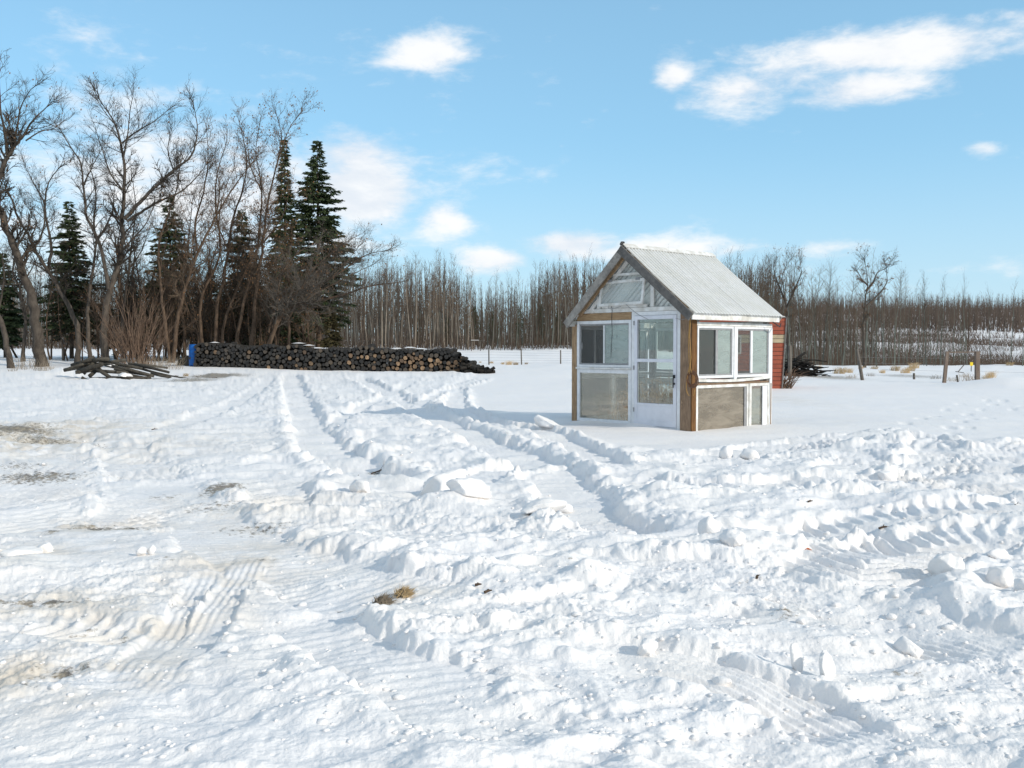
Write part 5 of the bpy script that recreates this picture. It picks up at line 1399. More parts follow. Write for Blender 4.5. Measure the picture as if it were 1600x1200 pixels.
def yard_trees():
    T = limb_tree
    T('bare_tree', 'big leaning bare tree with a thick curving trunk at the far left', 52, [
        ([(66, 567), (61, 517), (47, 457), (30, 405), (12, 359), (-2, 321), (-3, 285), (10, 250), (20, 232)], .33, .11, -1.0, .35),
        ([(20, 232), (35, 212), (52, 188), (72, 168)], .09, .025, .8, .15), ([(12, 248), (9, 215), (2, 180), (-2, 120)], .09, .025, -.8, .1),
        ([(20, 232), (27, 200), (33, 165), (48, 140)], .07, .02, -1.2, .1), ([(-2, 300), (-20, 250), (-40, 200)], .10, .03, 1, .2), ([(30, 405), (58, 380), (70, 345), (64, 312)], .08, .02, 1.2, .2),
        ([(40, 220), (62, 206), (85, 200), (98, 190)], .045, .015, .5, .1), ([(10, 250), (-10, 215), (-30, 190)], .06, .02, .5, .1)], 1, leaf=.06, per=.40)
    T('bare_tree', 'slim dark bare trunk leaning left beside the thick curving trunk', 50, [
        ([(18, 568), (8, 530), (-4, 490), (-18, 450), (-40, 400)], .17, .08, 0, .7), ([(-4, 490), (6, 440), (4, 400)], .06, .02, 1, .3)], 2, per=.5)
    T('bare_tree', 'forked bare tree with long arching limb, second group from the left', 55, [
        ([(121, 560), (119, 508), (95, 455), (66, 412), (48, 375), (28, 340), (18, 310)], .19, .05, -.5, .4),
        ([(75, 425), (80, 385), (73, 345), (70, 318), (76, 285), (92, 262)], .10, .025, .8, .25), ([(72, 320), (55, 290), (40, 262)], .05, .015, -.8, .2),
        ([(48, 375), (56, 345), (40, 320)], .05, .015, .5, .1)], 3, leaf=.05, per=.38)
    T('bare_tree', 'tallest bare tree of the left group with wide spreading limbs above the pole heap', 53, [
        ([(160, 563), (164, 500), (171, 457), (181, 424), (190, 387), (192, 340), (195, 270), (188, 223), (178, 191), (155, 155)], .24, .03, .6, .3),
        ([(194, 342), (214, 322), (234, 300), (271, 266), (299, 243), (308, 203), (304, 172)], .12, .025, -1.2, .2),
        ([(198, 346), (220, 332), (248, 315), (281, 300), (304, 280), (322, 258)], .09, .02, 1.0, .2),
        ([(170, 452), (156, 385), (137, 342), (131, 295), (126, 256), (112, 232), (94, 202)], .13, .022, -.9, .25),
        ([(189, 225), (214, 205), (243, 188), (262, 172)], .055, .015, .9, .1), ([(192, 250), (200, 210), (203, 175), (208, 150)], .05, .014, -.6, .1),
        ([(194, 300), (172, 270), (160, 235), (150, 205)], .06, .016, .8, .1), ([(130, 290), (145, 258), (158, 235)], .045, .013, -.5, .1), ([(177, 192), (160, 170), (146, 146)], .03, .01, 0, .1),
        ([(271, 266), (262, 235), (268, 205)], .04, .012, .6, .1), ([(188, 395), (208, 372), (228, 350), (240, 322)], .06, .016, -1.0, .2)], 4, leaf=.03, per=.34)
    T('bare_tree', 'slender bare tree between the two larger trunks behind the pole heap', 56, [
        ([(141, 561), (136, 503), (140, 457), (150, 387), (146, 355), (150, 300), (141, 262)], .14, .025, .5, .4), ([(148, 380), (168, 350), (178, 318), (172, 290)], .06, .015, .8, .2)], 5, per=.45)
    T('bare_tree', 'thin straight bare tree just left of the willow shrub', 57, [
        ([(193, 562), (191, 503), (200, 435), (205, 385), (212, 330), (208, 285)], .12, .02, -.4, .4), ([(202, 420), (222, 390), (232, 360)], .05, .015, .6, .2)], 6, per=.45)
    T('bare_tree', 'twin stemmed bare tree directly behind the willow shrub', 55, [
        ([(266, 568), (260, 517), (252, 455), (248, 387), (262, 340), (275, 300), (282, 255)], .13, .02, .4, .35),
        ([(270, 568), (277, 503), (290, 447), (309, 396), (337, 340), (365, 293), (391, 258)], .15, .02, -.8, .3),
        ([(309, 396), (305, 350), (318, 300), (325, 250), (323, 205)], .07, .015, .8, .15), ([(337, 340), (343, 300), (338, 262)], .05, .013, .7, .1)], 7, 'bark_warm', 'twig_warm', leaf=.10, per=.36)
    T('bare_tree', 'narrow bare tree left of the blue barrel', 57, [
        ([(289, 560), (288, 510), (280, 470), (290, 415), (296, 360), (300, 320)], .11, .02, .4, .4), ([(288, 490), (300, 455), (318, 420)], .05, .015, -.5, .2)], 8, 'bark_warm', 'twig_warm', leaf=.15, per=.45)
    T('bare_tree', 'many stemmed bare tree growing behind the left end of the woodpile', 56, [
        ([(334, 548), (339, 486), (351, 428), (357, 393), (363, 345), (378, 300), (386, 250), (374, 192)], .14, .018, .5, .3),
        ([(322, 550), (312, 505), (318, 455), (338, 415), (344, 375), (336, 320), (340, 270), (352, 228)], .12, .016, -.6, .3),
        ([(346, 550), (352, 500), (372, 450), (396, 400), (420, 350), (412, 300)], .11, .018, .8, .3), ([(357, 393), (342, 350), (350, 300), (366, 262)], .05, .013, -.7, .1),
        ([(330, 545), (300, 500), (282, 455), (262, 430)], .09, .018, .6, .3)], 9, 'bark_warm', 'twig_warm', leaf=.16, per=.34)
    T('bare_tree', 'upright bare tree with crooked stems in front of the dark spruces', 55, [
        ([(364, 550), (380, 474), (396, 421), (404, 370), (409, 300), (400, 240), (404, 205)], .12, .016, .5, .3),
        ([(388, 550), (396, 497), (401, 447), (411, 380), (418, 320), (432, 260), (450, 205), (470, 175)], .13, .014, -.8, .3),
        ([(409, 300), (392, 262), (386, 222)], .045, .012, .6, .1), ([(432, 262), (440, 215), (432, 180)], .04, .012, .5, .1), ([(411, 380), (440, 340), (452, 300)], .05, .013, -1, .1)], 10, 'bark_warm', 'twig_warm', leaf=.28, per=.30)
    T('bare_tree', 'low wide bare tree leaning right over the woodpile with fine grey twigs', 54, [
        ([(408, 552), (431, 505), (454, 482), (493, 471), (539, 460), (577, 447), (626, 441)], .17, .016, -.6, .25),
        ([(431, 505), (452, 470), (474, 450), (516, 436), (569, 400), (606, 391)], .11, .014, .7, .2), ([(408, 550), (440, 492), (468, 455), (490, 420), (530, 385), (556, 370)], .11, .012, -1.0, .25),
        ([(454, 482), (500, 455), (548, 430), (585, 412)], .07, .012, 1.0, .1), ([(420, 520), (432, 470), (440, 430), (462, 398), (492, 380)], .09, .014, 1.2, .2),
        ([(516, 436), (545, 405), (560, 385)], .04, .01, -.5, .1), ([(470, 477), (500, 490), (530, 480)], .05, .012, .5, .1)], 11, 'bark_warm', 'twig_grey', leaf=.05, per=.22, bl=(.9, 1.9), spread=1.1)
    T('bare_tree', 'short leafy-brown bare tree tucked under the tall right-hand spruce', 57, [
        ([(452, 552), (450, 500), (456, 460), (448, 420), (455, 380)], .12, .02, .5, .3), ([(450, 500), (475, 455), (498, 420), (520, 395)], .08, .015, -.6, .2), ([(452, 500), (430, 455), (418, 420)], .07, .015, .6, .2)], 12, 'bark_warm', 'twig_warm', leaf=.35, per=.26)
    T('bare_tree', 'crooked bare tree rising at the very left edge of the picture', 57, [
        ([(36, 563), (40, 500), (30, 450), (20, 425), (24, 380), (12, 350)], .13, .02, .5, .35), ([(30, 450), (50, 420), (62, 392)], .06, .015, .6, .2)], 13, per=.45)
    T('bare_tree', 'small dark crooked bare sapling behind the right part of the woodpile', 62, [([(513, 548), (515, 525), (523, 512), (533, 500)], .07, .02, 0, .2), ([(514, 535), (504, 515), (492, 505)], .05, .015, 0, .2)], 14, per=.5, bl=(.5, 1))

    T('bare_tree', 'taller knobbly bare tree rising above the wood behind the leaning fence post', 72, [
        ([(1351, 566), (1349, 520), (1352, 470), (1356, 442), (1354, 428), (1352, 414)], .12, .02, 0, .35), ([(1353, 455), (1366, 438), (1371, 426), (1383, 420)], .09, .02, .6, .15),
        ([(1356, 446), (1346, 436), (1342, 428)], .07, .02, -.5, .1), ([(1352, 480), (1376, 456), (1386, 440), (1385, 426)], .09, .02, .8, .2)], 41, 'bark_grey', 'twig_dark', leaf=.35, per=.5, bl=(.5, 1.0))
    T('bare_tree', 'clumpy open bare tree rising just right of the greenhouse roof', 76, [
        ([(1232, 566), (1230, 510), (1226, 460), (1222, 434), (1228, 416)], .11, .02, 0, .4), ([(1228, 470), (1214, 440), (1208, 418)], .08, .02, .6, .2), ([(1229, 480), (1244, 448), (1252, 426), (1250, 416)], .09, .02, -.6, .2)], 42, 'bark_grey', 'twig_dark', leaf=.3, per=.5, bl=(.5, 1.0))


yard_trees()


def thicket():
    R = random.Random(55); protos = []
    for k in range(4):
        cr = MB(); tr = MB(); lv = MB(); H = 6.5
        for st in range(3 if k < 3 else 5):
            P = [Vector((R.gauss(0, .25), R.gauss(0, .25), -.2))]; d = Vector((R.gauss(0, .18), R.gauss(0, .18), 1)).normalized()
            for i in range(7): d = (d + Vector((R.gauss(0, .1), R.gauss(0, .1), .05))).normalized(); P.append(P[-1] + d * H / 7 * R.uniform(.75, 1.05))
            r0 = R.uniform(.05, .09); tr.tube([tuple(v) for v in P], [r0 * (1 - .85 * i / 7) for i in range(8)], 6)
            for j in range(20):
                i = R.randrange(1, 7); a = P[i].lerp(P[i + 1], R.random()); rv = Vector((R.gauss(0, 1), R.gauss(0, 1), R.uniform(0, .9))).normalized()
                grow(cr, R, a, rv + (P[i + 1] - P[i]).normalized() * .6, R.uniform(.7, 1.6), .016, 0, 1.0, .25, (lv, .22), .62)
        protos.append((tr.mesh('trunk', M['bark_warm'], True), cr.mesh('crown', M['twig_warm' if k % 2 else 'twig_dark']), lv.mesh('dead_leaves', M['deadleaf'])))
    spots = [(88, 400, 61), (52, 415, 63), (226, 370, 60), (248, 400, 59), (298, 385, 60), (318, 345, 62), (345, 395, 58), (372, 365, 61), (392, 400, 58), (424, 380, 59), (440, 410, 58), (468, 400, 60), (412, 340, 63), (285, 330, 64), (178, 400, 62), (208, 330, 65), (350, 330, 65), (482, 430, 58), (20, 430, 66), (160, 430, 59), (190, 420, 60), (262, 430, 58), (310, 430, 57), (335, 440, 59), (362, 430, 60), (405, 440, 57), (432, 445, 59), (275, 400, 61), (120, 430, 60)]
    for n, (px, pt, Y) in enumerate(spots):
        b = at(px, 556, Y); g = ground_z(b.x, b.y); H = at(px, pt, Y).z - g; a, c, l = protos[n % 4]
        o = empty('bare_tree', (b.x, b.y, g), R.uniform(0, 6.28)); s_ = H / 6.3; o.scale = (s_, s_, s_)
        part('trunk', a, o); part('crown', c, o); part('dead_leaves', l, o)['kind'] = 'stuff'
        tag(o, 'small scrubby bare tree filling the gaps between the tall bare trees and spruces at left', 'tree', 'scrubby bare trees in the left thicket')


thicket()


def willow():
    R = random.Random(31); p = gnd(214, 574); g0 = ground_z(p.x, p.y)
    o = empty('willow_shrub', (p.x, p.y, g0)); tag(o, 'tall reddish brown many-stemmed shrub fanning out behind the pole heap', 'shrub')
    mb = MB(); tw = MB()
    for i in range(95):
        a = R.gauss(0, .30); b = R.gauss(0, .25); L = R.uniform(1.6, 4.6) * (1 - .25 * abs(a)); bx = R.gauss(0, .35) + a * .5; by = R.gauss(0, .3)
        d = Vector((a, b, 1)).normalized(); P = [Vector((bx, by, -.05))]; 
        for k in range(5):
            d = (d + Vector((R.gauss(0, .06) + a * .06, R.gauss(0, .06), 0))).normalized(); P.append(P[-1] + d * L / 5)
        r = R.uniform(.010, .022); mb.tube([tuple(v) for v in P], [r, r * .9, r * .75, r * .6, r * .4, 0], 4)
        for k in range(7):
            i0 = R.randrange(2, 5); q = P[i0].lerp(P[i0 + 1], R.random()) if i0 < 5 else P[5]; dd = (P[i0] - P[i0 - 1]).normalized() + Vector((R.gauss(0, .4), R.gauss(0, .4), .1)); L2 = R.uniform(.3, .9)
            m_ = q + dd.normalized() * L2 * .5; tw.tube([tuple(q), tuple(m_), tuple(m_ + (dd.normalized() + Vector((0, 0, .3))) * L2 * .5)], [.008, .006, 0], 3)
    part('stems', mb.mesh('stems', M['willow']), o)['kind'] = 'stuff'; part('twigs', tw.mesh('twigs', M['willow']), o)['kind'] = 'stuff'
    # low weedy scrub in the snow around it
    mb = MB()
    for i in range(420):
        px = R.uniform(196, 285) if R.random() < .6 else R.uniform(20, 80); py = R.uniform(570, 578); q = gnd(px, py); z = base(q.x, q.y); L = R.uniform(.2, .8)
        a = R.gauss(0, .4); b = R.gauss(0, .4); mb.tube([(q.x, q.y, z - .05), (q.x + a * L * .5, q.y + b * L * .5, z + L * .6), (q.x + a * L, q.y + b * L, z + L)], [.006, .005, 0], 3)
    tag(mb.build('scrub', M['grass_grey']), 'thin grey scrub stalks in the snow under the left trees', kind='stuff')


willow()


# ------------------------------------------------------------------ spruces
def spruce_mesh(R, H, Rm, z0=.12, dens=1.0, shape=.85, droop=.35, cap=9):
    """returns (trunk, boughs, needles) builders; unit is metres"""
    tr = MB(); bo = MB(); V = []; F = []
    tr.tube([(0, 0, -.2), (0.02, 0, H * .3), (0, .02, H * .7), (0, 0, H)], [.17 * H / 12, .13 * H / 12, .06 * H / 12, 0], 7)
    z = z0 * H; n = 0
    while z < H * .985:
        t = z / H; rr = min(cap, Rm * (1 - t) ** shape, .05 + (1 - t) * H * .30) * (1.0 + .0 * t) * min(1, .55 + (t - z0) * 3.5) + .04
        nb = 8 if t < .8 else 6
        for k in range(nb):
            a = R.uniform(0, 2 * PI); L = rr * (1 + .16 * math.sin(a * 2 + z * 1.1)) * R.choice((R.uniform(.45, .9), R.uniform(.8, 1.2)))
            if R.random() < .10: continue
            ca, sa = math.cos(a), math.sin(a); zz = z + R.uniform(-.22, .22)
            rise = .25 * t
            dq = droop * R.uniform(.5, 1.9)
            def pos(u): return (L * u * ca, L * u * sa, zz + L * (rise * u - dq * (1 - t * .8) * 1.4 * u * u * (1 - .5 * u)))
            bo.tube([pos(0), pos(.5), pos(1)], [.022 * (1.1 - t), .014 * (1.1 - t), .0], 3)
            m = max(9, int(L * 34 * dens))
            for j in range(m):
                u = R.uniform(.10, 1.03) ** .8; x, y, q = pos(u); w = .14 + .60 * L * .30 * (1 - abs(u - .45)) 
                sd = R.choice((-1, 1)); out = R.uniform(.25, .9); s = R.uniform(.16, .36) * (.75 + .5 * (1 - t))
                ox = ca * out - sa * sd * (1.2 - out); oy = sa * out + ca * sd * (1.2 - out); l = math.hypot(ox, oy); ox /= l; oy /= l
                bx = x + (-sa) * sd * R.uniform(0, w) * .8; by = y + ca * sd * R.uniform(0, w) * .8; bz = q - R.uniform(0, .06)
                tipz = bz - s * R.uniform(-.15, .75); wv = s * R.uniform(.13, .24)
                V.extend([(bx - oy * wv, by + ox * wv, bz), (bx + oy * wv, by - ox * wv, bz - .01), (bx + ox * s, by + oy * s, tipz), (bx, by, bz - s * .35)])
                F.extend([(n, n + 1, n + 2), (n, n + 3, n + 2)]); n += 4
        z += R.uniform(.17, .27) * (1 if t < .7 else .75)
    ne = MB(); ne.v = V; ne.f = F; ne.m = [0] * len(F); ne.n = n
    return tr, bo, ne


def spruces():
    R = random.Random(101)
    S = [(498, 552, 215, 62, 3.7, .20, .62, 'tall dense dark spruce at the right end of the yard trees', 'needles', 1.25, .38),
         (447, 552, 215, 60, 2.1, .12, 1.1, 'narrow ragged spruce left of the tall dense one', 'needles', .8, .5),
         (112, 558, 313, 62, 2.9, .17, .7, 'dark spruce behind the forked bare tree at left', 'needles', 1.1, .4),
         (268, 556, 305, 64, 3.1, .14, .75, 'broad dark spruce behind the willow shrub', 'needles', .95, .4),
         (380, 554, 325, 64, 2.6, .12, .8, 'smaller spruce showing between the many-stemmed bare trees', 'needles', .9, .4),
         (8, 560, 392, 64, 2.5, .15, .7, 'dark bushy spruce at the left edge', 'needles', 1.1, .4),
         (330, 552, 420, 68, 2.4, .10, .6, 'low dark spruce behind the left end of the woodpile', 'needles', .9, .3),
         (205, 556, 430, 68, 2.2, .10, .6, 'low dark spruce behind the tallest bare tree', 'needles', .9, .3),
         (420, 554, 440, 67, 2.4, .06, .6, 'low dark spruce under the narrow ragged one', 'needles_old', .9, .3)]
    for i, (px, pb, pt, Y, Rm, z0, shp, lb, nd, dn, dr) in enumerate(S):
        b = at(px, pb, Y); t = at(px, pt, Y); g = ground_z(b.x, b.y); H = t.z - g
        tr, bo, ne = spruce_mesh(R, H, Rm, z0, dn, shp, dr, 2.35)
        o = empty('spruce_tree', (b.x, b.y, g), R.uniform(0, 6)); tag(o, lb, 'spruce')
        part('trunk', tr.mesh('trunk', M['bark_warm' if i == 0 else 'bark_grey'], True), o); part('boughs', bo.mesh('boughs', M['twig_dark']), o)['kind'] = 'stuff'
        part('crown', ne.mesh('crown', M[nd]), o)
    # small yellowing cedar-like spruce beneath the tall one
    b = at(518, 552, 58); g = ground_z(b.x, b.y); tr, bo, ne = spruce_mesh(R, 3.6, .75, .25, 1.3, .7, .3)
    o = empty('spruce_tree', (b.x, b.y, g)); tag(o, 'small yellowing evergreen beneath the right side of the tall spruce', 'spruce')
    part('trunk', tr.mesh('trunk', M['bark_grey']), o); part('crown', ne.mesh('crown', M['needles_old']), o)


spruces()


# ------------------------------------------------------------------ aspens
def aspen_mesh(R, H, bark, twig='aspen_twig', dens=1.0, open_=1.0, k=5):
    mb = MB(); P = [Vector((0, 0, -.4))]; lean = Vector((R.gauss(0, .045), R.gauss(0, .045), 1))
    for i in range(6): P.append(P[-1] + (lean + Vector((R.gauss(0, .035), R.gauss(0, .035), 0))) * (H + .4) / 6)
    r0 = .0068 * H * R.uniform(.6, 1.3); mb.tube([tuple(v) for v in P], [r0 * (1 - .93 * (i / 6) ** 1.1) for i in range(7)], k, mi=0)
    nb = int(R.uniform(48, 60) * dens)
    for j in range(nb):
        t = R.uniform(.28, .99) ** .75; i = min(5, int(t * 6)); a = P[i].lerp(P[i + 1], t * 6 - i); an = R.uniform(0, 6.28)
        L = H * R.uniform(.05, .13) * (1.25 - .55 * t) * open_; d = Vector((math.cos(an) * .55 * open_, math.sin(an) * .55 * open_, R.uniform(.5, 1.1)))
        d.normalize(); m_ = a + d * L * .5; e = m_ + (d + Vector((0, 0, .35))).normalized() * L * .55; r = .0018 * H * (1.3 - t)
        mb.tube([tuple(a), tuple(m_), tuple(e)], [r, r * .7, 0], 3, mi=1)
        for q in range(3):
            f = R.uniform(.3, 1); s = a.lerp(m_, f * 2) if f < .5 else m_.lerp(e, f * 2 - 1); dd = (d + Vector((R.gauss(0, .5), R.gauss(0, .5), .35))).normalized(); l2 = L * R.uniform(.25, .5)
            mb.tube([tuple(s), tuple(s + dd * l2)], [r * .6, 0], 3, mi=1)
    return mb.mesh('aspen_tree', [M[bark], M[twig]])


def spikes_mesh(name, P0, P1, r, mats, mi=None):
    """many thin three-sided tapering stems in one mesh, from arrays"""
    n = len(P0); d = P1 - P0; d /= np.maximum(np.linalg.norm(d, axis=1, keepdims=True), 1e-6)
    ref = np.where(np.abs(d[:, 2:3]) > .8, np.array([[1., 0, 0]]), np.array([[0, 0, 1.]]))
    e1 = np.cross(d, ref); e1 /= np.linalg.norm(e1, axis=1, keepdims=True); e2 = np.cross(d, e1); r = r[:, None]
    V = np.stack([P0 + e1 * r, P0 + (-.5 * e1 + .866 * e2) * r, P0 + (-.5 * e1 - .866 * e2) * r, P1], 1).reshape(-1, 3)
    b = (np.arange(n) * 4)[:, None, None]; F = (np.array([[0, 1, 3], [1, 2, 3], [2, 0, 3]])[None] + b).reshape(-1, 3)
    me = bpy.data.meshes.new(name); me.vertices.add(len(V)); me.vertices.foreach_set('co', V.astype(np.float32).ravel())
    me.loops.add(len(F) * 3); me.loops.foreach_set('vertex_index', F.astype(np.int32).ravel()); me.polygons.add(len(F)); me.polygons.foreach_set('loop_start', (np.arange(len(F)) * 3).astype(np.int32))
    for mm in mats: me.materials.append(mm)
    if mi is not None: me.polygons.foreach_set('material_index', np.repeat(mi, 3).astype(np.int32))
    me.update(calc_edges=True); o = bpy.data.objects.new(name, me); COL.objects.link(o); return o


def light_trees(name, X, Y, H, nbr, mats, rk=.007, label='', br=(.06, .15), z_off=0, low=.25, splay=.33, bk=.0032):
    n = len(X); Z = base(X, Y) - .3
    lx = rng.normal(0, .03, n) * H; ly = rng.normal(0, .03, n) * H
    P0 = [np.stack([X, Y, Z], 1)]; P1 = [np.stack([X + lx, Y + ly, Z + H], 1)]; r = [rk * H]; mi = [rng.integers(0, len(mats) - 1, n)]
    for k in range(nbr):
        t = low + (1 - low) * rng.random(n) ** .8; L = H * rng.uniform(br[0], br[1], n) * (1.3 - .6 * t); a = rng.uniform(0, 2 * PI, n)
        s = np.stack([X + lx * t, Y + ly * t, Z + H * t], 1); e = s + np.stack([np.cos(a) * L * splay, np.sin(a) * L * splay, L * rng.uniform(.6, 1.1, n)], 1)
        P0.append(s); P1.append(e); r.append(bk * H * (1.3 - t)); mi.append(np.full(n, len(mats) - 1))
    o = spikes_mesh(name, np.concatenate(P0), np.concatenate(P1), np.concatenate(r), [M[m] for m in mats], np.concatenate(mi)); tag(o, label, kind='stuff'); return o


def forest():
    R = random.Random(404)
    tops = ([-200, 0, 100, 200, 300, 500, 560, 600, 640, 700, 735, 760, 830, 842, 900, 950, 1010, 1150, 1200, 1235, 1262, 1300, 1380],
            [405, 410, 412, 412, 410, 408, 404, 398, 400, 396, 424, 430, 428, 402, 388, 398, 402, 398, 392, 398, 432, 440, 446])
    sets = {}
    for key, bark in (('pale', 'aspen'), ('warm', 'aspen_sunlit'), ('green', 'aspen_green')):
        sets[key] = [aspen_mesh(R, 10.0, bark, 'aspen_twig', 1.0, 1.0) for _ in range(5)]
    openp = [aspen_mesh(R, 10.0, 'aspen_green', 'twig_warm', 1.5, 1.7) for _ in range(4)]
    def plant(px, Y, ptop, key, label, group, sc=1.0):
        b = at(px, 545, Y); g = float(base(b.x, b.y)); zt = at(px, ptop, Y).z; H = max(3.0, zt - g)
        o = bpy.data.objects.new('aspen_tree', R.choice(openp if key == 'open' else sets[key])); COL.objects.link(o)
        o.location = (b.x, b.y, g); s = H / 10; o.scale = (s * sc, s * sc, s); o.rotation_euler = (R.gauss(0, .03), R.gauss(0, .03), R.uniform(0, 6.28))
        tag(o, label, 'aspen', group)
    # front rows, left and middle
    n = 0; px = -30
    while px < 1225:
        if 905 < px < 1060 : px += R.uniform(4, 8); 
        base_t = float(np.interp(px, *tops)); Y = R.uniform(106, 120); tp = base_t + R.uniform(-10, 34) * (Y / 112)
        if px < 280: key, lb, gp = 'pale', 'slender pale aspen in the wood behind the left yard trees', 'aspens behind the left yard trees'
        elif px < 560: key, lb, gp = 'pale', 'slender pale aspen in the wood behind the woodpile', 'aspens behind the woodpile'
        elif px < 745: key, lb, gp = 'warm', 'sunlit pale aspen in the stand right of the spruces', 'sunlit aspens right of the spruces'
        else: key, lb, gp = 'green' if R.random() < .7 else 'pale', 'dark grey aspen in the shaded wood beside the greenhouse', 'shaded aspens left of the greenhouse'
        plant(px, Y, tp, key, lb, gp, R.uniform(.8, 1.25)); n += 1
        px += R.uniform(3.2, 8.0) * (0.8 if 600 < px < 745 else (1.15 if px < 560 else 1.05))
    # right: thin row in front of the hill
    tall = [(1228, 398), (1236, 410), (1255, 405), (1262, 418), (1275, 425), (1286, 408), (1300, 428), (1316, 420), (1352, 392), (1360, 400), (1371, 412), (1384, 410), (1398, 420), (1405, 430), (1412, 428), (1444, 424), (1449, 430), (1462, 432),
            (1470, 440), (1508, 428), (1512, 446), (1550, 448), (1577, 440), (1598, 455), (1215, 396), (1208, 404)]
    for (x, t) in tall:
        op = x < 1400
        plant(x, R.uniform(74, 92), t, 'open' if op and R.random() < .7 else 'green', 'tall open-crowned aspen standing against the sky at the right' if op else 'tall thin aspen standing against the sky at the far right',
              'tall aspens against the sky, right' if op else 'tall thin aspens, far right', R.uniform(.8, 1.1)); n += 1
    px = 1205
    while px < 1640 and n < 296:
        Y = R.uniform(76, 100); tp = R.uniform(440, 500) - (8 if px < 1400 else 0)
        plant(px, Y, tp, 'green' if R.random() < .75 else 'pale', 'thin green-grey aspen in the sparse row before the snowy hill', 'sparse aspens before the snowy hill', R.uniform(.7, 1.1)); n += 1
        px += R.uniform(2.5, 7.5)
    # deeper rows, one mass
    N = 2800; pxs = rng.uniform(-220, 1300, N); pxs += (pxs > 1215) * rng.exponential(70, N); Y = rng.uniform(116, 190, N); X = (pxs - 800) / FPX * Y
    top = np.interp(pxs, *tops) + rng.uniform(6, 60, N); H = (545 - top) / FPX * Y + 1.5 - base(X, Y)
    light_trees('deep_wood', X, Y, np.maximum(H, 4), 33, ['aspen', 'aspen_green', 'bark_grey', 'aspen_twig'], .0065, 'deep rows of the bare aspen wood behind the yard')
    N = 2500; pxs = rng.uniform(-300, 1290, N); pxs += (pxs > 1215) * rng.exponential(60, N); Y = rng.uniform(170, 300, N); X = (pxs - 800) / FPX * Y
    top = np.interp(pxs, *tops) + rng.uniform(20, 90, N); H = (545 - top) / FPX * Y + 1.5 - base(X, Y)
    light_trees('deep_wood', X, Y, np.maximum(H, 6), 16, ['bark_grey', 'bark_warm', 'brush'], .009, 'furthest rows of the bare wood, closing it off', br=(.08, .2), bk=.007)
    # undergrowth: saplings and brush among the trunks
    N = 17000; pxs = rng.uniform(-260, 1300, N); Y = 106 + 60 * rng.random(N) ** 1.3; X = (pxs - 800) / FPX * Y; h = rng.uniform(.8, 6.5, N) * rng.random(N) ** .7
    P0 = np.stack([X, Y, base(X, Y) - .1], 1); P1 = P0 + np.stack([rng.normal(0, .16, N) * h, rng.normal(0, .16, N) * h, h], 1)
    tag(spikes_mesh('undergrowth', P0, P1, rng.uniform(.012, .035, N), [M['brush']]), 'brown undergrowth and saplings between the aspen trunks', kind='stuff')
    N = 9000; pxs = rng.uniform(1195, 1900, N); Y = 80 + 45 * rng.random(N) ** .8; X = (pxs - 800) / FPX * Y; h = rng.uniform(.4, 1.9, N) * (.6 + .8 * (Y > 92))
    P0 = np.stack([X, Y, base(X, Y) - .1], 1); P1 = P0 + np.stack([rng.normal(0, .2, N) * h, rng.normal(0, .2, N) * h, h], 1)
    tag(spikes_mesh('undergrowth', P0, P1, rng.uniform(.010, .028, N), [M['brush']]), 'low brown brush along the foot of the sparse aspens at right', kind='stuff')
    # hillside brush in ragged rows, then the far wood on top
    N = 46000; Y = rng.uniform(150, 400, N); X = Y * rng.uniform(.10, .75, N)
    mk = fbm(X * .016, Y * .075, 500, 4, .6) + .50 * sstep(.52, .34, X / Y) + .02 + .25 * sstep(215, 180, Y); k = mk > .02; X, Y = X[k], Y[k]; N = len(X)
    h = rng.uniform(.8, 2.2, N) * (1 + .8 * sstep(.32, .2, X / Y)); P0 = np.stack([X, Y, base(X, Y) - .6], 1)
    P1 = P0 + np.stack([rng.normal(0, .45, N) * h, rng.normal(0, .3, N) * h, h + .6], 1)
    tag(spikes_mesh('hillside_brush', P0, P1, rng.uniform(.05, .14, N), [M['far_wood']]), 'brown brush in ragged rows on the snowy hillside', kind='stuff')
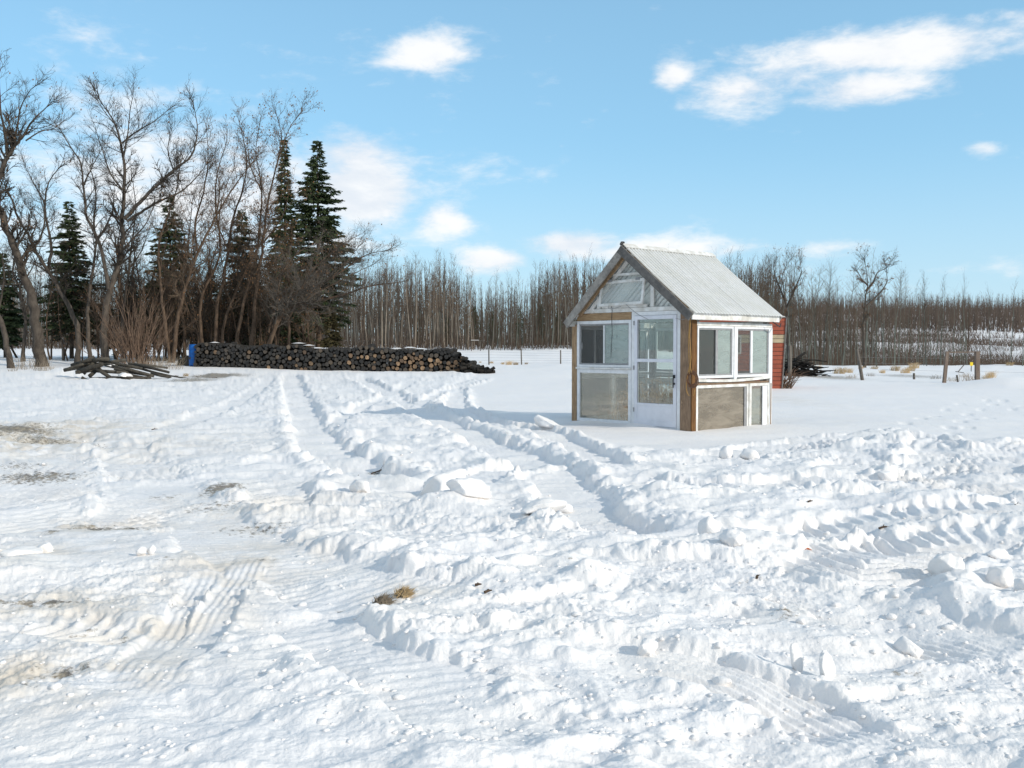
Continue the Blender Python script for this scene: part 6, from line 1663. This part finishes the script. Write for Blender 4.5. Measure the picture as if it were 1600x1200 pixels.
    N = 12000; Y = rng.uniform(383, 640, N); X = Y * rng.uniform(.03, .80, N); h = rng.uniform(2.5, 6, N); P0 = np.stack([X, Y, base(X, Y) - .6], 1)
    P1 = P0 + np.stack([rng.normal(0, .3, N) * h, rng.normal(0, .2, N) * h, h + .6], 1)
    tag(spikes_mesh('hillside_brush', P0, P1, rng.uniform(.12, .3, N), [M['far_wood']]), 'tall brush filling the foot of the far wood', kind='stuff')
    N = 4700; Y = 392 + 240 * rng.random(N) ** 1.15; X = Y * rng.uniform(.05, .80, N); H = rng.uniform(7.5, 12, N) * (.8 + .5 * np.clip(fbm(X * .02, Y * .02, 600, 2) + .4, 0, 1))
    light_trees('far_hill_wood', X, Y, H, 13, ['far_wood', 'bark_grey', 'far_wood'], .016, 'bare brown wood covering the top of the far hill', br=(.12, .3), low=.08, splay=.5, bk=.008)
    # dark evergreens scattered in the wood behind the greenhouse
    tr, bo, ne = spruce_mesh(R, 9, 1.7, .05, .55, .7, .3); m_ne = ne.mesh('crown', M['needles']); m_tr = tr.mesh('trunk', M['bark_grey'])
    for px, Y, h in ((742, 138, .62), (770, 140, .55), (812, 136, .60), (845, 139, .66), (872, 136, .58), (700, 142, .5), (900, 141, .6), (655, 145, .45)):
        b = at(px, 545, Y); o = empty('spruce_tree', (b.x, b.y, float(base(b.x, b.y))), R.uniform(0, 6)); o.scale = (h, h, h)
        part('trunk', m_tr, o); part('crown', m_ne, o); tag(o, 'small dark evergreen half hidden deep in the shaded aspen wood', 'spruce', 'dark evergreens in the shaded wood')
    # small roofed feeder at the wood's edge
    p = at(742, 545, 104); g = float(base(p.x, p.y)); o = empty('feeder_table', (p.x, p.y, g)); tag(o, 'little raised wooden feeder with snow on top at the edge of the wood', 'feeder')
    for x in (-.4, .55):
        mb = MB(); mb.box(x, x + .08, -.04, .04, -.2, 1.05); part('leg', mb.mesh('leg', M['post']), o)
    mb = MB(); mb.box(-.6, .75, -.4, .4, 1.052, 1.12); part('top', mb.mesh('top', M['post']), o)
    mb = MB(); mb.box(-.40, .40, -.3, .3, 1.123, 1.17); part('snow_cap', mb.mesh('snow_cap', M['snow']), o)


forest()
